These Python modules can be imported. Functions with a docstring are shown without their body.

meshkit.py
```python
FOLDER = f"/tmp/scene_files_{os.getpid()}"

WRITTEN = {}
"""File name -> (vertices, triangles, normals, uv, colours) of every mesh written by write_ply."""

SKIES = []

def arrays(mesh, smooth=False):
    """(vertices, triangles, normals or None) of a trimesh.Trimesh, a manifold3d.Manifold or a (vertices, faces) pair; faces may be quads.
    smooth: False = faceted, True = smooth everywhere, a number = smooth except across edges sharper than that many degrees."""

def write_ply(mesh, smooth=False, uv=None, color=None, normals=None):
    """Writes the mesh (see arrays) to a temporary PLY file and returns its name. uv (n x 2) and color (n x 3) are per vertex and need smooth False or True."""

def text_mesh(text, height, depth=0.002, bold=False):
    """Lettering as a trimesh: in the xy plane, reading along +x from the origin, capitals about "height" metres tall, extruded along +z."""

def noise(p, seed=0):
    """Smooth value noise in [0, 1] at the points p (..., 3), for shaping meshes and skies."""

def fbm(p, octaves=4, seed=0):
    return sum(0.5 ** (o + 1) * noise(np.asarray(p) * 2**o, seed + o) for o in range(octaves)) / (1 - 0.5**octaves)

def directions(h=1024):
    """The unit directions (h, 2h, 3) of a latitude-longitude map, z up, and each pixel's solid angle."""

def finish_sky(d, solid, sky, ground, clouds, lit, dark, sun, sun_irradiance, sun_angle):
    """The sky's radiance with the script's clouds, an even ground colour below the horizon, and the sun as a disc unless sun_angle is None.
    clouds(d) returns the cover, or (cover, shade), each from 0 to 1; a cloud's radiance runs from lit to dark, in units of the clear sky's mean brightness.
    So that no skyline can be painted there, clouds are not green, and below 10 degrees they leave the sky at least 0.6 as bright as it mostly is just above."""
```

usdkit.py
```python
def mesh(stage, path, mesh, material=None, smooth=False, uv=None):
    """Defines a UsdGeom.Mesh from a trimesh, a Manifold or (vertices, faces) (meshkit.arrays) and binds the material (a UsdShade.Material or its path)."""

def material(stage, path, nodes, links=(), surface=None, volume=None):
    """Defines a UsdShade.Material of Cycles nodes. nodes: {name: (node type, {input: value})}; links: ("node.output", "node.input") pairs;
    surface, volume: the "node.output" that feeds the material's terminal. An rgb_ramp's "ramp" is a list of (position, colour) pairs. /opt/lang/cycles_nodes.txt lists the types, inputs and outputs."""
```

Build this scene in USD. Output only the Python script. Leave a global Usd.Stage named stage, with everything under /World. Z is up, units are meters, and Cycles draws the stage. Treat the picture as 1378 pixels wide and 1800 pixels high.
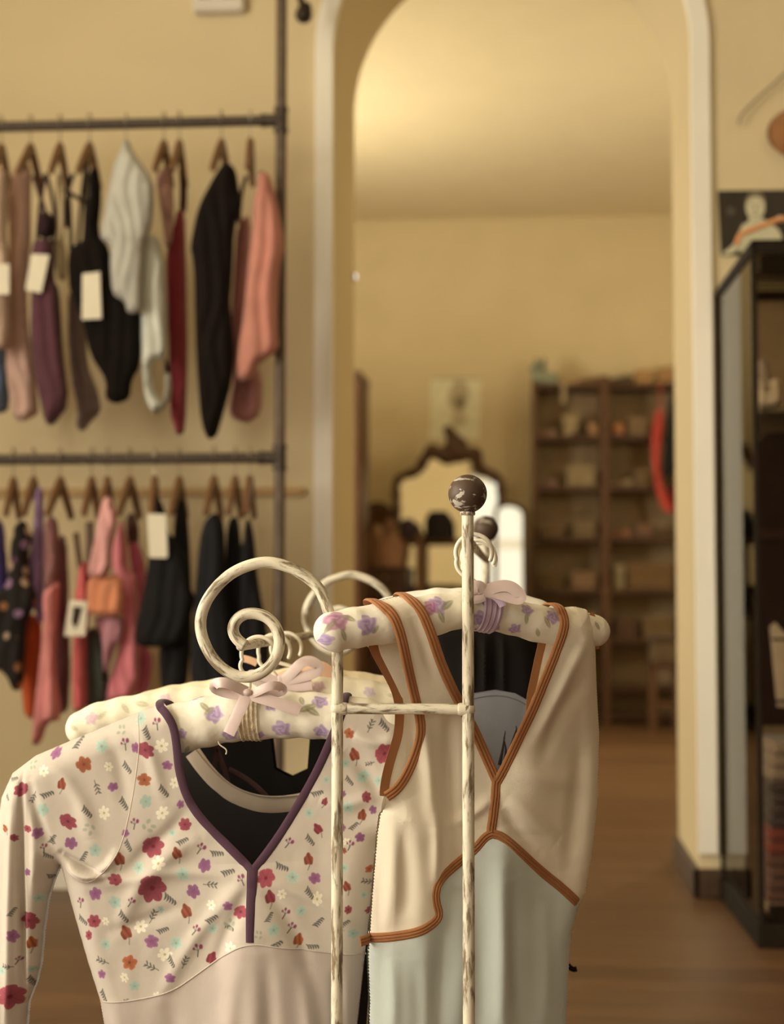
import math, random
import numpy as np, trimesh, shapely
import manifold3d as m3
from shapely.geometry import Polygon, LineString, Point, box as sbox
from shapely.ops import unary_union
from scipy.spatial import Delaunay, cKDTree
from pxr import Usd, UsdGeom, UsdLux, UsdShade, Gf, Sdf, Vt
import usdkit
from meshkit import noise, fbm

random.seed(7); RNG = np.random.default_rng(7)
stage = Usd.Stage.CreateInMemory()
UsdGeom.SetStageUpAxis(stage, 'Z'); UsdGeom.SetStageMetersPerUnit(stage, 1.0)
UsdGeom.Xform.Define(stage, '/World')

# ------------------------------------------------------------------ camera
W, HPX, F = 1378.0, 1800.0, 2870.0
YAW, PITCH = math.radians(4.6), math.radians(3.1)
EYE = np.array([0, 0, 0.87])
FWD = np.array([-math.sin(YAW)*math.cos(PITCH), math.cos(YAW)*math.cos(PITCH), math.sin(PITCH)])
RIGHT = np.array([math.cos(YAW), math.sin(YAW), 0])
UP = np.cross(RIGHT, FWD)
cam = UsdGeom.Camera.Define(stage, '/World/camera')
cam.CreateHorizontalApertureAttr(24.0)
cam.CreateFocalLengthAttr(24.0*F/W)
cam.CreateFStopAttr(3.3); cam.CreateFocusDistanceAttr(1.93)
cam.CreateClippingRangeAttr((0.05, 100))
cam.CreateExposureAttr(-0.17)
cam.AddTransformOp().Set(Gf.Matrix4d(*RIGHT, 0, *UP, 0, *(-FWD), 0, *EYE, 1))

# ------------------------------------------------------------------ lights
def rect_light(name, pos, look, w, h, color, power):
    l = UsdLux.RectLight.Define(stage, '/World/lights/' + name)
    l.CreateWidthAttr(w); l.CreateHeightAttr(h); l.CreateIntensityAttr(power); l.CreateColorAttr(Gf.Vec3f(*color))
    z = -np.array(look, float); z /= np.linalg.norm(z)
    x = np.cross([0, 0, 1], z); x /= np.linalg.norm(x); y = np.cross(z, x)
    l.AddTransformOp().Set(Gf.Matrix4d(*x, 0, *y, 0, *z, 0, *pos, 1))
def ball_light(name, pos, r, color, power):
    l = UsdLux.SphereLight.Define(stage, '/World/lights/' + name)
    l.CreateRadiusAttr(r); l.CreateIntensityAttr(power); l.CreateColorAttr(Gf.Vec3f(*color))
    l.AddTranslateOp().Set(Gf.Vec3d(*pos))
UsdGeom.Scope.Define(stage, '/World/lights')
DAY = (1.0, 0.92, 0.74)
rect_light('window_daylight', (-3.05, 0.35, 1.75), (1, 0, 0), 3.9, 2.1, DAY, 13.5)        # shop window in the left wall
rect_light('shopfront_daylight', (-0.3, -2.95, 1.75), (0, 1, 0), 4.2, 2.1, DAY, 1.55)      # shop window behind the camera
rect_light('far_window_daylight', (-2.75, 8.6, 1.75), (1, 0, 0), 1.9, 1.7, (1, .91, .68), 23)
ball_light('far_room_lamp_001', (1.75, 8.3, 2.2), 0.14, (1.0, .90, .64), 46)
ball_light('far_room_lamp', (-1.30, 9.4, 2.85), 0.14, (1.0, .90, .62), 27)
ball_light('ceiling_lamp', (1.7, 3.6, 2.95), 0.14, (1.0, .89, .60), 14)
ball_light('ceiling_lamp_001', (-1.5, 3.5, 2.95), 0.14, (1.0, .89, .60), 14)

# ------------------------------------------------------------------ pixel <-> place
def ray(p):
    p = np.atleast_2d(np.asarray(p, float))
    return FWD + ((p[:, 0]-W/2)/F)[:, None]*RIGHT - ((p[:, 1]-HPX/2)/F)[:, None]*UP
def at(p, y):
    d = ray(p); return EYE + d*((y-EYE[1])/d[:, 1])[:, None]
def at1(px, py, y): return at([(px, py)], y)[0]
def project(P):
    q = np.asarray(P)-EYE; w = q@FWD
    return np.stack([W/2+F*(q@RIGHT)/w, HPX/2-F*(q@UP)/w], -1)
def scale(y): return F/y           # pixels per metre at depth y

# ------------------------------------------------------------------ materials
def lin(*c):
    c = np.array(c, float)/255
    return tuple(np.where(c < .04045, c/12.92, ((c+.055)/1.055)**2.4))
LOOKS = '/World/Looks'
UsdGeom.Scope.Define(stage, LOOKS)
_m = {}
def plain(name, col, rough=.6, var=.08, scale_=20, spec=.3, bump=0, bscale=300, metallic=0, bdist=.001, sheen=0, detail=3):
    if name in _m: return _m[name]
    c = np.array(col)
    n = {'tc': ('texture_coordinate', {}), 'n': ('noise_texture', {'scale': scale_, 'detail': detail}),
         'r': ('rgb_ramp', {'ramp': [(.3, tuple(c*(1-var))), (.7, tuple(np.minimum(c*(1+var), 1)))]}),
         'p': ('principled_bsdf', {'roughness': rough, 'specular_ior_level': spec, 'metallic': metallic, 'sheen_weight': sheen, 'sheen_roughness': .5})}
    l = [('tc.object', 'n.vector'), ('n.fac', 'r.fac'), ('r.color', 'p.base_color')]
    if bump:
        n['bn'] = ('noise_texture', {'scale': bscale, 'detail': 2}); n['b'] = ('bump', {'strength': bump, 'distance': bdist})
        l += [('tc.object', 'bn.vector'), ('bn.fac', 'b.height'), ('b.normal', 'p.normal')]
    _m[name] = usdkit.material(stage, f'{LOOKS}/{name}', n, l, surface='p.BSDF')
    return _m[name]
def cloth(name, col, var=.05, rough=.85):
    dark = max(col) < .06
    return plain(name, col, rough, var, 14, .05 if dark else .2, .25, 900, bdist=.0006, sheen=.02 if dark else .15)
def printed(name, rough=.85):
    n = {'a': ('attribute', {'attribute': 'print'}), 'tc': ('texture_coordinate', {}), 'bn': ('noise_texture', {'scale': 900, 'detail': 2}),
         'b': ('bump', {'strength': .25, 'distance': .0006}), 'p': ('principled_bsdf', {'roughness': rough, 'specular_ior_level': .2, 'sheen_weight': .12, 'sheen_roughness': .5})}
    return usdkit.material(stage, f'{LOOKS}/{name}', n, [('a.color', 'p.base_color'), ('tc.object', 'bn.vector'), ('bn.fac', 'b.height'), ('b.normal', 'p.normal')], surface='p.BSDF')
def worn(name, paint, bare, stretch, cut, s=60):
    n = {'tc': ('texture_coordinate', {}), 'mp': ('mapping', {'scale': stretch}), 'n': ('noise_texture', {'scale': s, 'detail': 8, 'roughness': .68, 'distortion': .6}),
         'n2': ('noise_texture', {'scale': 9, 'detail': 3}), 'm': ('math', {'math_type': 'multiply_add', 'value2': .55, 'value3': -.27}), 'ad': ('math', {'math_type': 'add'}),
         'r': ('rgb_ramp', {'ramp': [(cut, tuple(np.array(bare)*.8)), (cut+.035, bare), (cut+.075, tuple(np.array(paint)*.78)), (cut+.13, paint)]}),
         'b': ('bump', {'strength': .45, 'distance': .0008}), 'p': ('principled_bsdf', {'roughness': .5, 'specular_ior_level': .35})}
    return usdkit.material(stage, f'{LOOKS}/{name}', n, [('tc.object', 'mp.vector'), ('mp.vector', 'n.vector'), ('tc.object', 'n2.vector'), ('n2.fac', 'm.value1'), ('n.fac', 'ad.value1'), ('m.value', 'ad.value2'),
        ('ad.value', 'r.fac'), ('r.color', 'p.base_color'), ('ad.value', 'b.height'), ('b.normal', 'p.normal')], surface='p.BSDF')
def worn_along(name, paint, bare, cut, s=170, k=.2):
    n = {'tc': ('attribute', {'attribute': 'print'}), 'mp': ('mapping', {'scale': (k, 1, 1)}), 'n': ('noise_texture', {'scale': s, 'detail': 7, 'roughness': .62, 'distortion': .3}),
         'n2': ('noise_texture', {'scale': 14, 'detail': 3}), 'm': ('math', {'math_type': 'multiply_add', 'value2': .5, 'value3': -.25}), 'ad': ('math', {'math_type': 'add'}),
         'r': ('rgb_ramp', {'ramp': [(cut-.06, tuple(np.array(bare)*.75)), (cut, bare), (cut+.05, tuple(np.array(paint)*.62)), (cut+.11, tuple(np.array(paint)*.93)), (cut+.2, paint)]}),
         'b': ('bump', {'strength': .35, 'distance': .0006}), 'p': ('principled_bsdf', {'roughness': .5, 'specular_ior_level': .3})}
    return usdkit.material(stage, f'{LOOKS}/{name}', n, [('tc.vector', 'mp.vector'), ('mp.vector', 'n.vector'), ('tc.vector', 'n2.vector'), ('n2.fac', 'm.value1'), ('n.fac', 'ad.value1'), ('m.value', 'ad.value2'),
        ('ad.value', 'r.fac'), ('r.color', 'p.base_color'), ('ad.value', 'b.height'), ('b.normal', 'p.normal')], surface='p.BSDF')
def wood(name, dark, light, sc=(2, 30, 30), rough=.45):
    n = {'tc': ('texture_coordinate', {}), 'mp': ('mapping', {'scale': sc}), 'n': ('noise_texture', {'scale': 3, 'detail': 6, 'distortion': 1.2}),
         'r': ('rgb_ramp', {'ramp': [(.3, dark), (.7, light)]}), 'p': ('principled_bsdf', {'roughness': rough, 'specular_ior_level': .4})}
    return usdkit.material(stage, f'{LOOKS}/{name}', n, [('tc.object', 'mp.vector'), ('mp.vector', 'n.vector'), ('n.fac', 'r.fac'), ('r.color', 'p.base_color')], surface='p.BSDF')

PANEL = wood('dark_panelling', (.10, .060, .032), (.16, .10, .055), (3, 3, .6), .6)
WALL = plain('wall_paint', (.69, .575, .36), .8, .03, 3, .2, .15, 120)
TRIM = plain('trim_paint', (.90, .86, .76), .45, .02, 4, .4)
CEIL = plain('ceiling_paint', (.74, .63, .42), .9, .02, 3, .1)
SKIRT = wood('skirting_wood', (.05, .028, .014), (.09, .05, .026))
def floor_mat():
    n = {'g': ('geometry', {}), 'mp': ('mapping', {'rotation': (0, 0, 0)}), 'br': ('brick_texture', {'scale': 1, 'brick_width': 1.4, 'row_height': .12, 'mortar_size': .0018, 'color1': (.145, .074, .034), 'color2': (.20, .108, .052), 'mortar': (.03, .015, .008), 'offset': .37}),
         'm2': ('mapping', {'scale': (2, 40, 1)}), 'n': ('noise_texture', {'scale': 2.2, 'detail': 6, 'distortion': .8}), 'r': ('rgb_ramp', {'ramp': [(.25, (.62, .6, .58)), (.75, (1.2, 1.2, 1.2))]}),
         'mx': ('mix', {'mix_type': 'multiply', 'fac': 1.0}), 'p': ('principled_bsdf', {'roughness': .42, 'specular_ior_level': .35})}
    return usdkit.material(stage, LOOKS+'/floor_boards', n, [('g.position', 'mp.vector'), ('mp.vector', 'br.vector'), ('g.position', 'm2.vector'), ('m2.vector', 'n.vector'), ('n.fac', 'r.fac'),
        ('br.color', 'mx.color1'), ('r.color', 'mx.color2'), ('mx.color', 'p.base_color')], surface='p.BSDF')
FLOOR = floor_mat()
MIRROR = usdkit.material(stage, LOOKS+'/mirror_glass', {'p': ('principled_bsdf', {'base_color': (.82, .80, .72), 'metallic': 1.0, 'roughness': .03})}, [], surface='p.BSDF')
def pane_mat():
    n = {'t': ('transparent_bsdf', {'color': (.93, .90, .85)}), 'g': ('glossy_bsdf', {'color': (1, 1, 1), 'roughness': .02}), 'f': ('fresnel', {'IOR': 1.2}), 'm': ('mix_closure', {})}
    return usdkit.material(stage, LOOKS+'/pane_glass', n, [('f.fac', 'm.fac'), ('t.BSDF', 'm.closure1'), ('g.BSDF', 'm.closure2')], surface='m.closure')
PANE = pane_mat()
def emit(name, col, s): return usdkit.material(stage, f'{LOOKS}/{name}', {'e': ('emission', {'color': col, 'strength': s})}, [], surface='e.emission')

# ------------------------------------------------------------------ scene tree helpers
_names = {}
def numbered(parent, name):
    k = (parent, name); i = _names.get(k, 0); _names[k] = i+1
    return f'{parent}/{name}' if i == 0 else f'{parent}/{name}_{i:03d}'
LOC = {}
def tag(prim, label=None, cat=None, group=None, kind=None):
    for k, v in (('label', label), ('category', cat), ('group', group), ('kind', kind)):
        if v: prim.SetCustomDataByKey(k, v)
def thing(name, label, cat, loc=(0, 0, 0), group=None, kind=None):
    p = numbered('/World', name); x = UsdGeom.Xform.Define(stage, p); x.AddTranslateOp().Set(Gf.Vec3d(*map(float, loc)))
    LOC[p] = np.array(loc, float); tag(x.GetPrim(), label, cat, group, kind); return p
def tm(v, f): return trimesh.Trimesh(np.asarray(v, float), np.asarray(f, int), process=False)
def join(*ms): return trimesh.util.concatenate([m for m in ms if m is not None])
def part(parent, name, mesh, mat, smooth=35, colors=None, label=None, kind=None):
    p = numbered(parent, name); off = LOC.get(parent, np.zeros(3)); LOC[p] = off
    if hasattr(mesh, 'to_mesh'):
        k = mesh.to_mesh(); mesh = tm(k.vert_properties[:, :3], k.tri_verts)
    mm = mesh.copy(); mm.vertices = mm.vertices-off
    g = usdkit.mesh(stage, p, mm, mat, smooth=True if colors is not None else smooth)
    if colors is not None:
        UsdGeom.PrimvarsAPI(g).CreatePrimvar('print', Sdf.ValueTypeNames.Color3fArray, 'vertex').Set(Vt.Vec3fArray.FromNumpy(np.asarray(colors, np.float32)))
    tag(g.GetPrim(), label, kind=kind); return p
def single(name, mesh, mat, label=None, cat=None, group=None, kind=None, smooth=35):
    if hasattr(mesh, 'to_mesh'):
        k = mesh.to_mesh(); mesh = tm(k.vert_properties[:, :3], k.tri_verts)
    b = mesh.bounds; c = np.array([(b[0, 0]+b[1, 0])/2, (b[0, 1]+b[1, 1])/2, b[0, 2]])
    p = numbered('/World', name); mm = mesh.copy(); mm.vertices = mm.vertices-c
    g = usdkit.mesh(stage, p, mm, mat, smooth=smooth); UsdGeom.Xformable(g).AddTranslateOp().Set(Gf.Vec3d(*map(float, c)))
    LOC[p] = c; tag(g.GetPrim(), label, cat, group, kind); return p
def struct(name, mesh, mat, smooth=35): return single(name, mesh, mat, kind='structure', smooth=smooth)

# ------------------------------------------------------------------ shape helpers
def bx(x0, x1, y0, y1, z0, z1, b=0):
    if b <= 0:
        m = trimesh.creation.box((x1-x0, y1-y0, z1-z0)); m.apply_translation(((x0+x1)/2, (y0+y1)/2, (z0+z1)/2)); return m
    b = min(b, .45*min(x1-x0, y1-y0, z1-z0)); v = []
    for X in (0, 1):
        for Y in (0, 1):
            for Z in (0, 1):
                cx, cy, cz = (x1 if X else x0), (y1 if Y else y0), (z1 if Z else z0)
                sx, sy, sz = (-b if X else b), (-b if Y else b), (-b if Z else b)
                v += [(cx, cy+sy, cz+sz), (cx+sx, cy, cz+sz), (cx+sx, cy+sy, cz)]
    return trimesh.convex.convex_hull(np.array(v))
def spline(P, n):
    P = np.asarray(P, float); t = np.r_[0, np.cumsum(np.linalg.norm(np.diff(P[:, :3], axis=0), axis=1))]
    from scipy.interpolate import CubicSpline, PchipInterpolator
    return PchipInterpolator(t, P)(np.linspace(0, t[-1], n)) if P.shape[1] > 3 else CubicSpline(t, P)(np.linspace(0, t[-1], n))
def frames(P):
    T = np.gradient(P, axis=0); T /= np.linalg.norm(T, axis=1)[:, None]+1e-12
    N = np.zeros_like(P); a = np.array([0, 0, 1.]) if abs(T[0, 2]) < .9 else np.array([0, 1., 0])
    a = a-T[0]*(a@T[0]); N[0] = a/np.linalg.norm(a)
    for i in range(1, len(P)):
        a = N[i-1]-T[i]*(N[i-1]@T[i]); N[i] = a/np.linalg.norm(a)
    return T, N, np.cross(T, N)
def tube(P, r, n=14, caps=True, flat=1.0, round_caps=False):
    P = np.asarray(P, float); r = np.broadcast_to(np.asarray(r, float), len(P)).copy()
    if round_caps:
        T = P[1]-P[0]; T /= np.linalg.norm(T); E = P[-1]-P[-2]; E /= np.linalg.norm(E); a = np.linspace(0, math.pi/2, 7)[:-1]
        P = np.vstack([P[0]-T*r[0]*np.cos(a)[:, None]*.8, P, (P[-1]+E*r[-1]*np.cos(a)[:, None]*.8)[::-1]])
        r = np.r_[r[0]*np.sin(a).clip(.02), r, (r[-1]*np.sin(a).clip(.02))[::-1]]
    T, N, B = frames(P); a = np.linspace(0, 2*math.pi, n, endpoint=False)
    V = P[:, None]+r[:, None, None]*(np.cos(a)[None, :, None]*N[:, None]*flat+np.sin(a)[None, :, None]*B[:, None])
    m = len(P); i = np.arange(m-1)[:, None]*n; j = np.arange(n)[None]; k = (j+1) % n
    f = np.concatenate([np.stack([i+j, i+k, i+n+k], -1).reshape(-1, 3), np.stack([i+j, i+n+k, i+n+j], -1).reshape(-1, 3)])
    V = V.reshape(-1, 3)
    if caps:
        c0, c1 = len(V), len(V)+1; V = np.vstack([V, P[0], P[-1]]); jj = np.arange(n); kk = (jj+1) % n; e = (m-1)*n
        f = np.vstack([f, np.stack([kk, jj, np.full(n, c0)], 1), np.stack([e+jj, e+kk, np.full(n, c1)], 1)])
    return tm(V, f[:, ::-1]) if False else tm(V, f)
def lathe(profile, centre, n=32):
    p = np.asarray(profile, float); a = np.linspace(0, 2*math.pi, n, endpoint=False)
    V = np.stack([p[:, 0][:, None]*np.cos(a), p[:, 0][:, None]*np.sin(a), np.repeat(p[:, 1][:, None], n, 1)], -1).reshape(-1, 3)+np.asarray(centre)
    i = np.arange(len(p)-1)[:, None]*n; j = np.arange(n)[None]; k = (j+1) % n
    f = np.concatenate([np.stack([i+j, i+k, i+n+k], -1).reshape(-1, 3), np.stack([i+j, i+n+k, i+n+j], -1).reshape(-1, 3)])
    return tm(V, f)
def extrude_xz(poly, y0, y1):
    parts = []
    for g in getattr(poly, 'geoms', [poly]):
        m = trimesh.creation.extrude_polygon(g, y1-y0, engine='earcut')   # in xy, along z
        v = m.vertices.copy(); m.vertices = np.stack([v[:, 0], y0+v[:, 2], v[:, 1]], 1); m.invert(); parts.append(m)
    return join(*parts)
def ball(c, r, s=(1, 1, 1), sub=3):
    m = trimesh.creation.icosphere(sub, r); m.vertices = m.vertices*np.array(s)+np.array(c); return m
def hull(*pts_r):
    v = np.vstack([trimesh.creation.icosphere(2, r).vertices+np.array(p) for p, r in pts_r]); return trimesh.convex.convex_hull(v)
def ribbon(P, Nrm, w, t, prof=None, side=None):
    """A strap along P with outward normals Nrm: width w, thickness t; prof: relative heights across."""
    P = np.asarray(P, float); T = np.gradient(P, axis=0); T /= np.linalg.norm(T, axis=1)[:, None]+1e-12
    Nrm = np.broadcast_to(np.asarray(Nrm, float), P.shape); S = np.cross(T, Nrm); S /= np.linalg.norm(S, axis=1)[:, None]+1e-12
    N2 = np.cross(S, T)
    prof = np.array([0, .75, 1, 1, 1, .75, 0] if prof is None else prof, float); q = np.linspace(-.5, .5, len(prof))
    w = np.broadcast_to(np.asarray(w, float), len(P))
    top = P[:, None]+q[None, :, None]*w[:, None, None]*S[:, None]+(prof*t)[None, :, None]*N2[:, None]
    bot = P[:, None]+q[None, ::-1, None]*w[:, None, None]*S[:, None]-(.3*t)*N2[:, None]
    R = np.concatenate([top, bot], 1); n = R.shape[1]; m = len(P)
    i = np.arange(m-1)[:, None]*n; j = np.arange(n)[None]; k = (j+1) % n
    f = np.concatenate([np.stack([i+j, i+k, i+n+k], -1).reshape(-1, 3), np.stack([i+j, i+n+k, i+n+j], -1).reshape(-1, 3)])
    c = np.arange(1, n-1); e = (m-1)*n
    f = np.vstack([f, np.stack([0*c, c+1, c], 1), np.stack([0*c+e, e+c, e+c+1], 1)])
    return tm(R.reshape(-1, 3), f)
def dens(P, step):
    P = np.asarray(P, float); t = np.r_[0, np.cumsum(np.linalg.norm(np.diff(P, axis=0), axis=1))]; n = max(2, int(t[-1]/step)+1)
    q = np.linspace(0, t[-1], n); return np.stack([np.interp(q, t, P[:, k]) for k in range(P.shape[1])], 1)
def smooth_line(P, step=4):
    """Chaikin-rounded, evenly sampled polyline."""
    P = np.asarray(P, float)
    for _ in range(3):
        Q = np.empty((2*len(P)-2, P.shape[1])); Q[0::2] = .75*P[:-1]+.25*P[1:]; Q[1::2] = .25*P[:-1]+.75*P[1:]
        P = np.vstack([P[:1], Q, P[-1:]])
    return dens(P, step)
def smooth_ring(P):
    P = np.asarray(P, float)
    for _ in range(1 + (len(P) < 9)):
        N = np.roll(P, -1, 0); Q = np.empty((2*len(P), 2)); Q[0::2] = .8*P+.2*N; Q[1::2] = .2*P+.8*N; P = Q
    return P
STEP = .0013
def sheet2d(poly, h):
    """Triangulated interior of a polygon: (points, faces)."""
    poly = max(poly.geoms, key=lambda g: g.area) if hasattr(poly, 'geoms') else poly
    x0, y0, x1, y1 = poly.bounds; gx, gy = np.meshgrid(np.arange(x0, x1+h, h), np.arange(y0, y1+h, h*.866)); gx[1::2] += h/2
    g = np.stack([gx.ravel(), gy.ravel()], 1); inn = poly.buffer(-.55*h)
    g = g[shapely.contains_xy(inn, g[:, 0], g[:, 1])]
    rings = [poly.exterior]+list(poly.interiors); bd = []
    for r in rings:
        n = max(8, int(r.length/min(h, STEP if h < .006 else h))); bd.append(np.array([r.interpolate(t, normalized=True).coords[0] for t in np.linspace(0, 1, n, endpoint=False)]))
    b = np.vstack(bd); extra = []
    if h < .006:
        for B_ in bd:
            if len(B_) < 12: continue
            tg = np.roll(B_, -1, 0)-np.roll(B_, 1, 0); tg = sum(np.roll(tg, k, 0) for k in (-2, -1, 0, 1, 2)); nn = np.stack([-tg[:, 1], tg[:, 0]], 1); nn /= np.linalg.norm(nn, axis=1)[:, None]+1e-12
            t_ = B_+nn*.0004
            if shapely.contains_xy(poly, t_[:, 0], t_[:, 1]).mean() < .5: nn = -nn
            for dd in (.0003, .0010, .0022, .0040):
                c_ = B_+nn*dd; extra.append(c_[shapely.contains_xy(poly.buffer(-dd*.8), c_[:, 0], c_[:, 1])])
    if extra:
        inn2 = poly.buffer(-.0040-.4*h); g = g[shapely.contains_xy(inn2, g[:, 0], g[:, 1])]
    pts = np.vstack([b]+extra+[g]); tri = Delaunay(pts).simplices
    c = pts[tri].mean(1); ok = shapely.contains_xy(poly.buffer(1e-5), c[:, 0], c[:, 1]); tri = tri[ok]
    a = pts[tri]; ar = (a[:, 1, 0]-a[:, 0, 0])*(a[:, 2, 1]-a[:, 0, 1])-(a[:, 1, 1]-a[:, 0, 1])*(a[:, 2, 0]-a[:, 0, 0])
    tri = tri[np.abs(ar) > 1e-12]; ar = ar[np.abs(ar) > 1e-12]; tri[ar < 0] = tri[ar < 0][:, ::-1]
    used = np.unique(tri); mp = -np.ones(len(pts), int); mp[used] = np.arange(len(used))
    return pts[used], mp[tri], len(b)
def seg_dist(p, line):
    d = np.full(len(p), 1e9); s = np.zeros(len(p))
    L = 0
    for a, b in zip(line[:-1], line[1:]):
        ab = b-a; l = np.linalg.norm(ab)+1e-12; t = np.clip(((p-a)@ab)/l**2, 0, 1); q = np.linalg.norm(p-a-t[:, None]*ab, axis=1)
        k = q < d; d[k] = q[k]; s[k] = L+t[k]*l; L += l
    return d, s/L
class Cloth:
    """A hanging garment: a plane facing the viewer's side of the rack, front and back sheets swelling away from it inside the silhouette."""
    def __init__(s, y0, sil, T=.034, R=.032, slope=0.0, xref=0.0, shift=None, taper=None, folds=(), seed=0, wrinkle=.0008, backT=.9):
        s.y0, s.slope, s.xref, s.shift, s.T, s.R, s.taper, s.seed, s.wr, s.backT = y0, slope, xref, shift, T, R, taper, seed, wrinkle, backT
        nn = np.array([slope, -1, 0]); s.n = nn/np.linalg.norm(nn)
        s.folds = []
        s.sil = [s.uv(q, 0) for q in sil]
        s.tree = cKDTree(np.vstack([dens(q, .002) for q in s.sil]))
        s.folds = [(s.uv(smooth_line(q, 8), T), w/1450., 2.1*a/1000., sh) for q, w, a, sh in folds]
    def uv(s, p, off=None):
        off = s.T if off is None else off
        d = ray(p); o = EYE-np.array([s.xref, s.y0, 0])-s.n*off      # plane: n.(P - base) = off
        t = -(o@s.n)/(d@s.n)
        for _ in range(3):
            P = EYE+d*t[:, None]; t = (off-((EYE-np.array([s.xref, s.y0, 0]))@s.n)+s._sh(P[:, 2])*s.n[1])/(d@s.n)
        P = EYE+d*t[:, None]-s.n*off
        return np.stack([P[:, 0], P[:, 2]], 1)
    def _sh(s, w): return 0*w if s.shift is None else s.shift(w)
    def base(s, q):
        return np.stack([q[:, 0], s.y0+s.slope*(q[:, 0]-s.xref)+s._sh(q[:, 1]), q[:, 1]], 1)
    def off(s, q):
        d = s.tree.query(q)[0]; k = np.clip(d/s.R, 0, 1); T = s.T if s.taper is None else s.T*s.taper(q[:, 1])
        o = T*np.sqrt(1-(1-k)**2); g = np.clip(d/.02, 0, 1)
        q3 = np.stack([q[:, 0]*16, q[:, 1]*9, 0*q[:, 0]+s.seed], 1)
        o = o+g*s.wr*4*(fbm(q3, 3, s.seed)-.5)
        for line, w, a, sh in s.folds:
            dd, t = seg_dist(q, line); o = o+g*a*np.exp(-(dd/w)**2)*np.clip(np.sin(math.pi*np.clip(t, .03, .97))**.6, 0, 1)
        return o
    def pos(s, q, extra=0., back=False):
        o = s.off(q); return s.base(q)+(((-s.backT*o-extra) if back else (o+extra)))[:, None]*s.n
    def sheet(s, poly, h, extra=0., back=False):
        p, f, nb = sheet2d(poly, h); V = s.pos(p, extra, back)
        return tm(V, f[:, ::-1] if back else f), p
    def band(s, px, w, t, prof=None, back=False, off=None, extra=0., wrap=0):
        q = s.uv(smooth_line(px, 3), s.T if off is None else off); P = s.pos(q, extra, back); N = np.tile(s.n*(-1 if back else 1), (len(P), 1))
        if wrap:      # the strap's edge runs on over the hanger and down the back
            d0 = q[0]-q[1]; d0 = d0/np.linalg.norm(d0)
            c = s.base(q[:1])[0]; r_ = s.T; a = np.linspace(math.pi, math.pi/2, 9)[:-1]
            z = np.array([0, 0, 1.]); k = int(np.argmin(np.abs(s.off(q)-.80*s.T)[:40]))
            P = P[k:]; N = N[k:]; c0 = s.base(q[k:k+1])[0]; zt = max(s.base(q[:1])[0][2]+.0012-c0[2], .008); e0 = s.off(q[k:k+1])[0]
            a = np.linspace(math.radians(200), 0, 24)[:-1]; lat = (q[0]-q[k])[0]/max(zt, .006)
            arc = np.stack([c0+s.n*e0*math.cos(t_)*1.0+z*zt*max(math.sin(t_), -.4)+np.array([lat*zt*max(math.sin(t_), 0), 0, 0]) for t_ in a]); na = np.stack([s.n*math.cos(t_)+z*math.sin(t_) for t_ in a])
            P = np.vstack([arc, P]); N = np.vstack([na, N])
            if np.ndim(w): w = np.r_[np.full(len(P)-len(w), w[0]), w]
        return ribbon(P, N, w, t, prof)
def poly_uv(c, px, off=None): return Polygon(c.uv(px, off)).buffer(0)
def ztoa(pts, s, ox, oy): return [(x/s+ox, y/s+oy) for x, y in pts]

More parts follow.
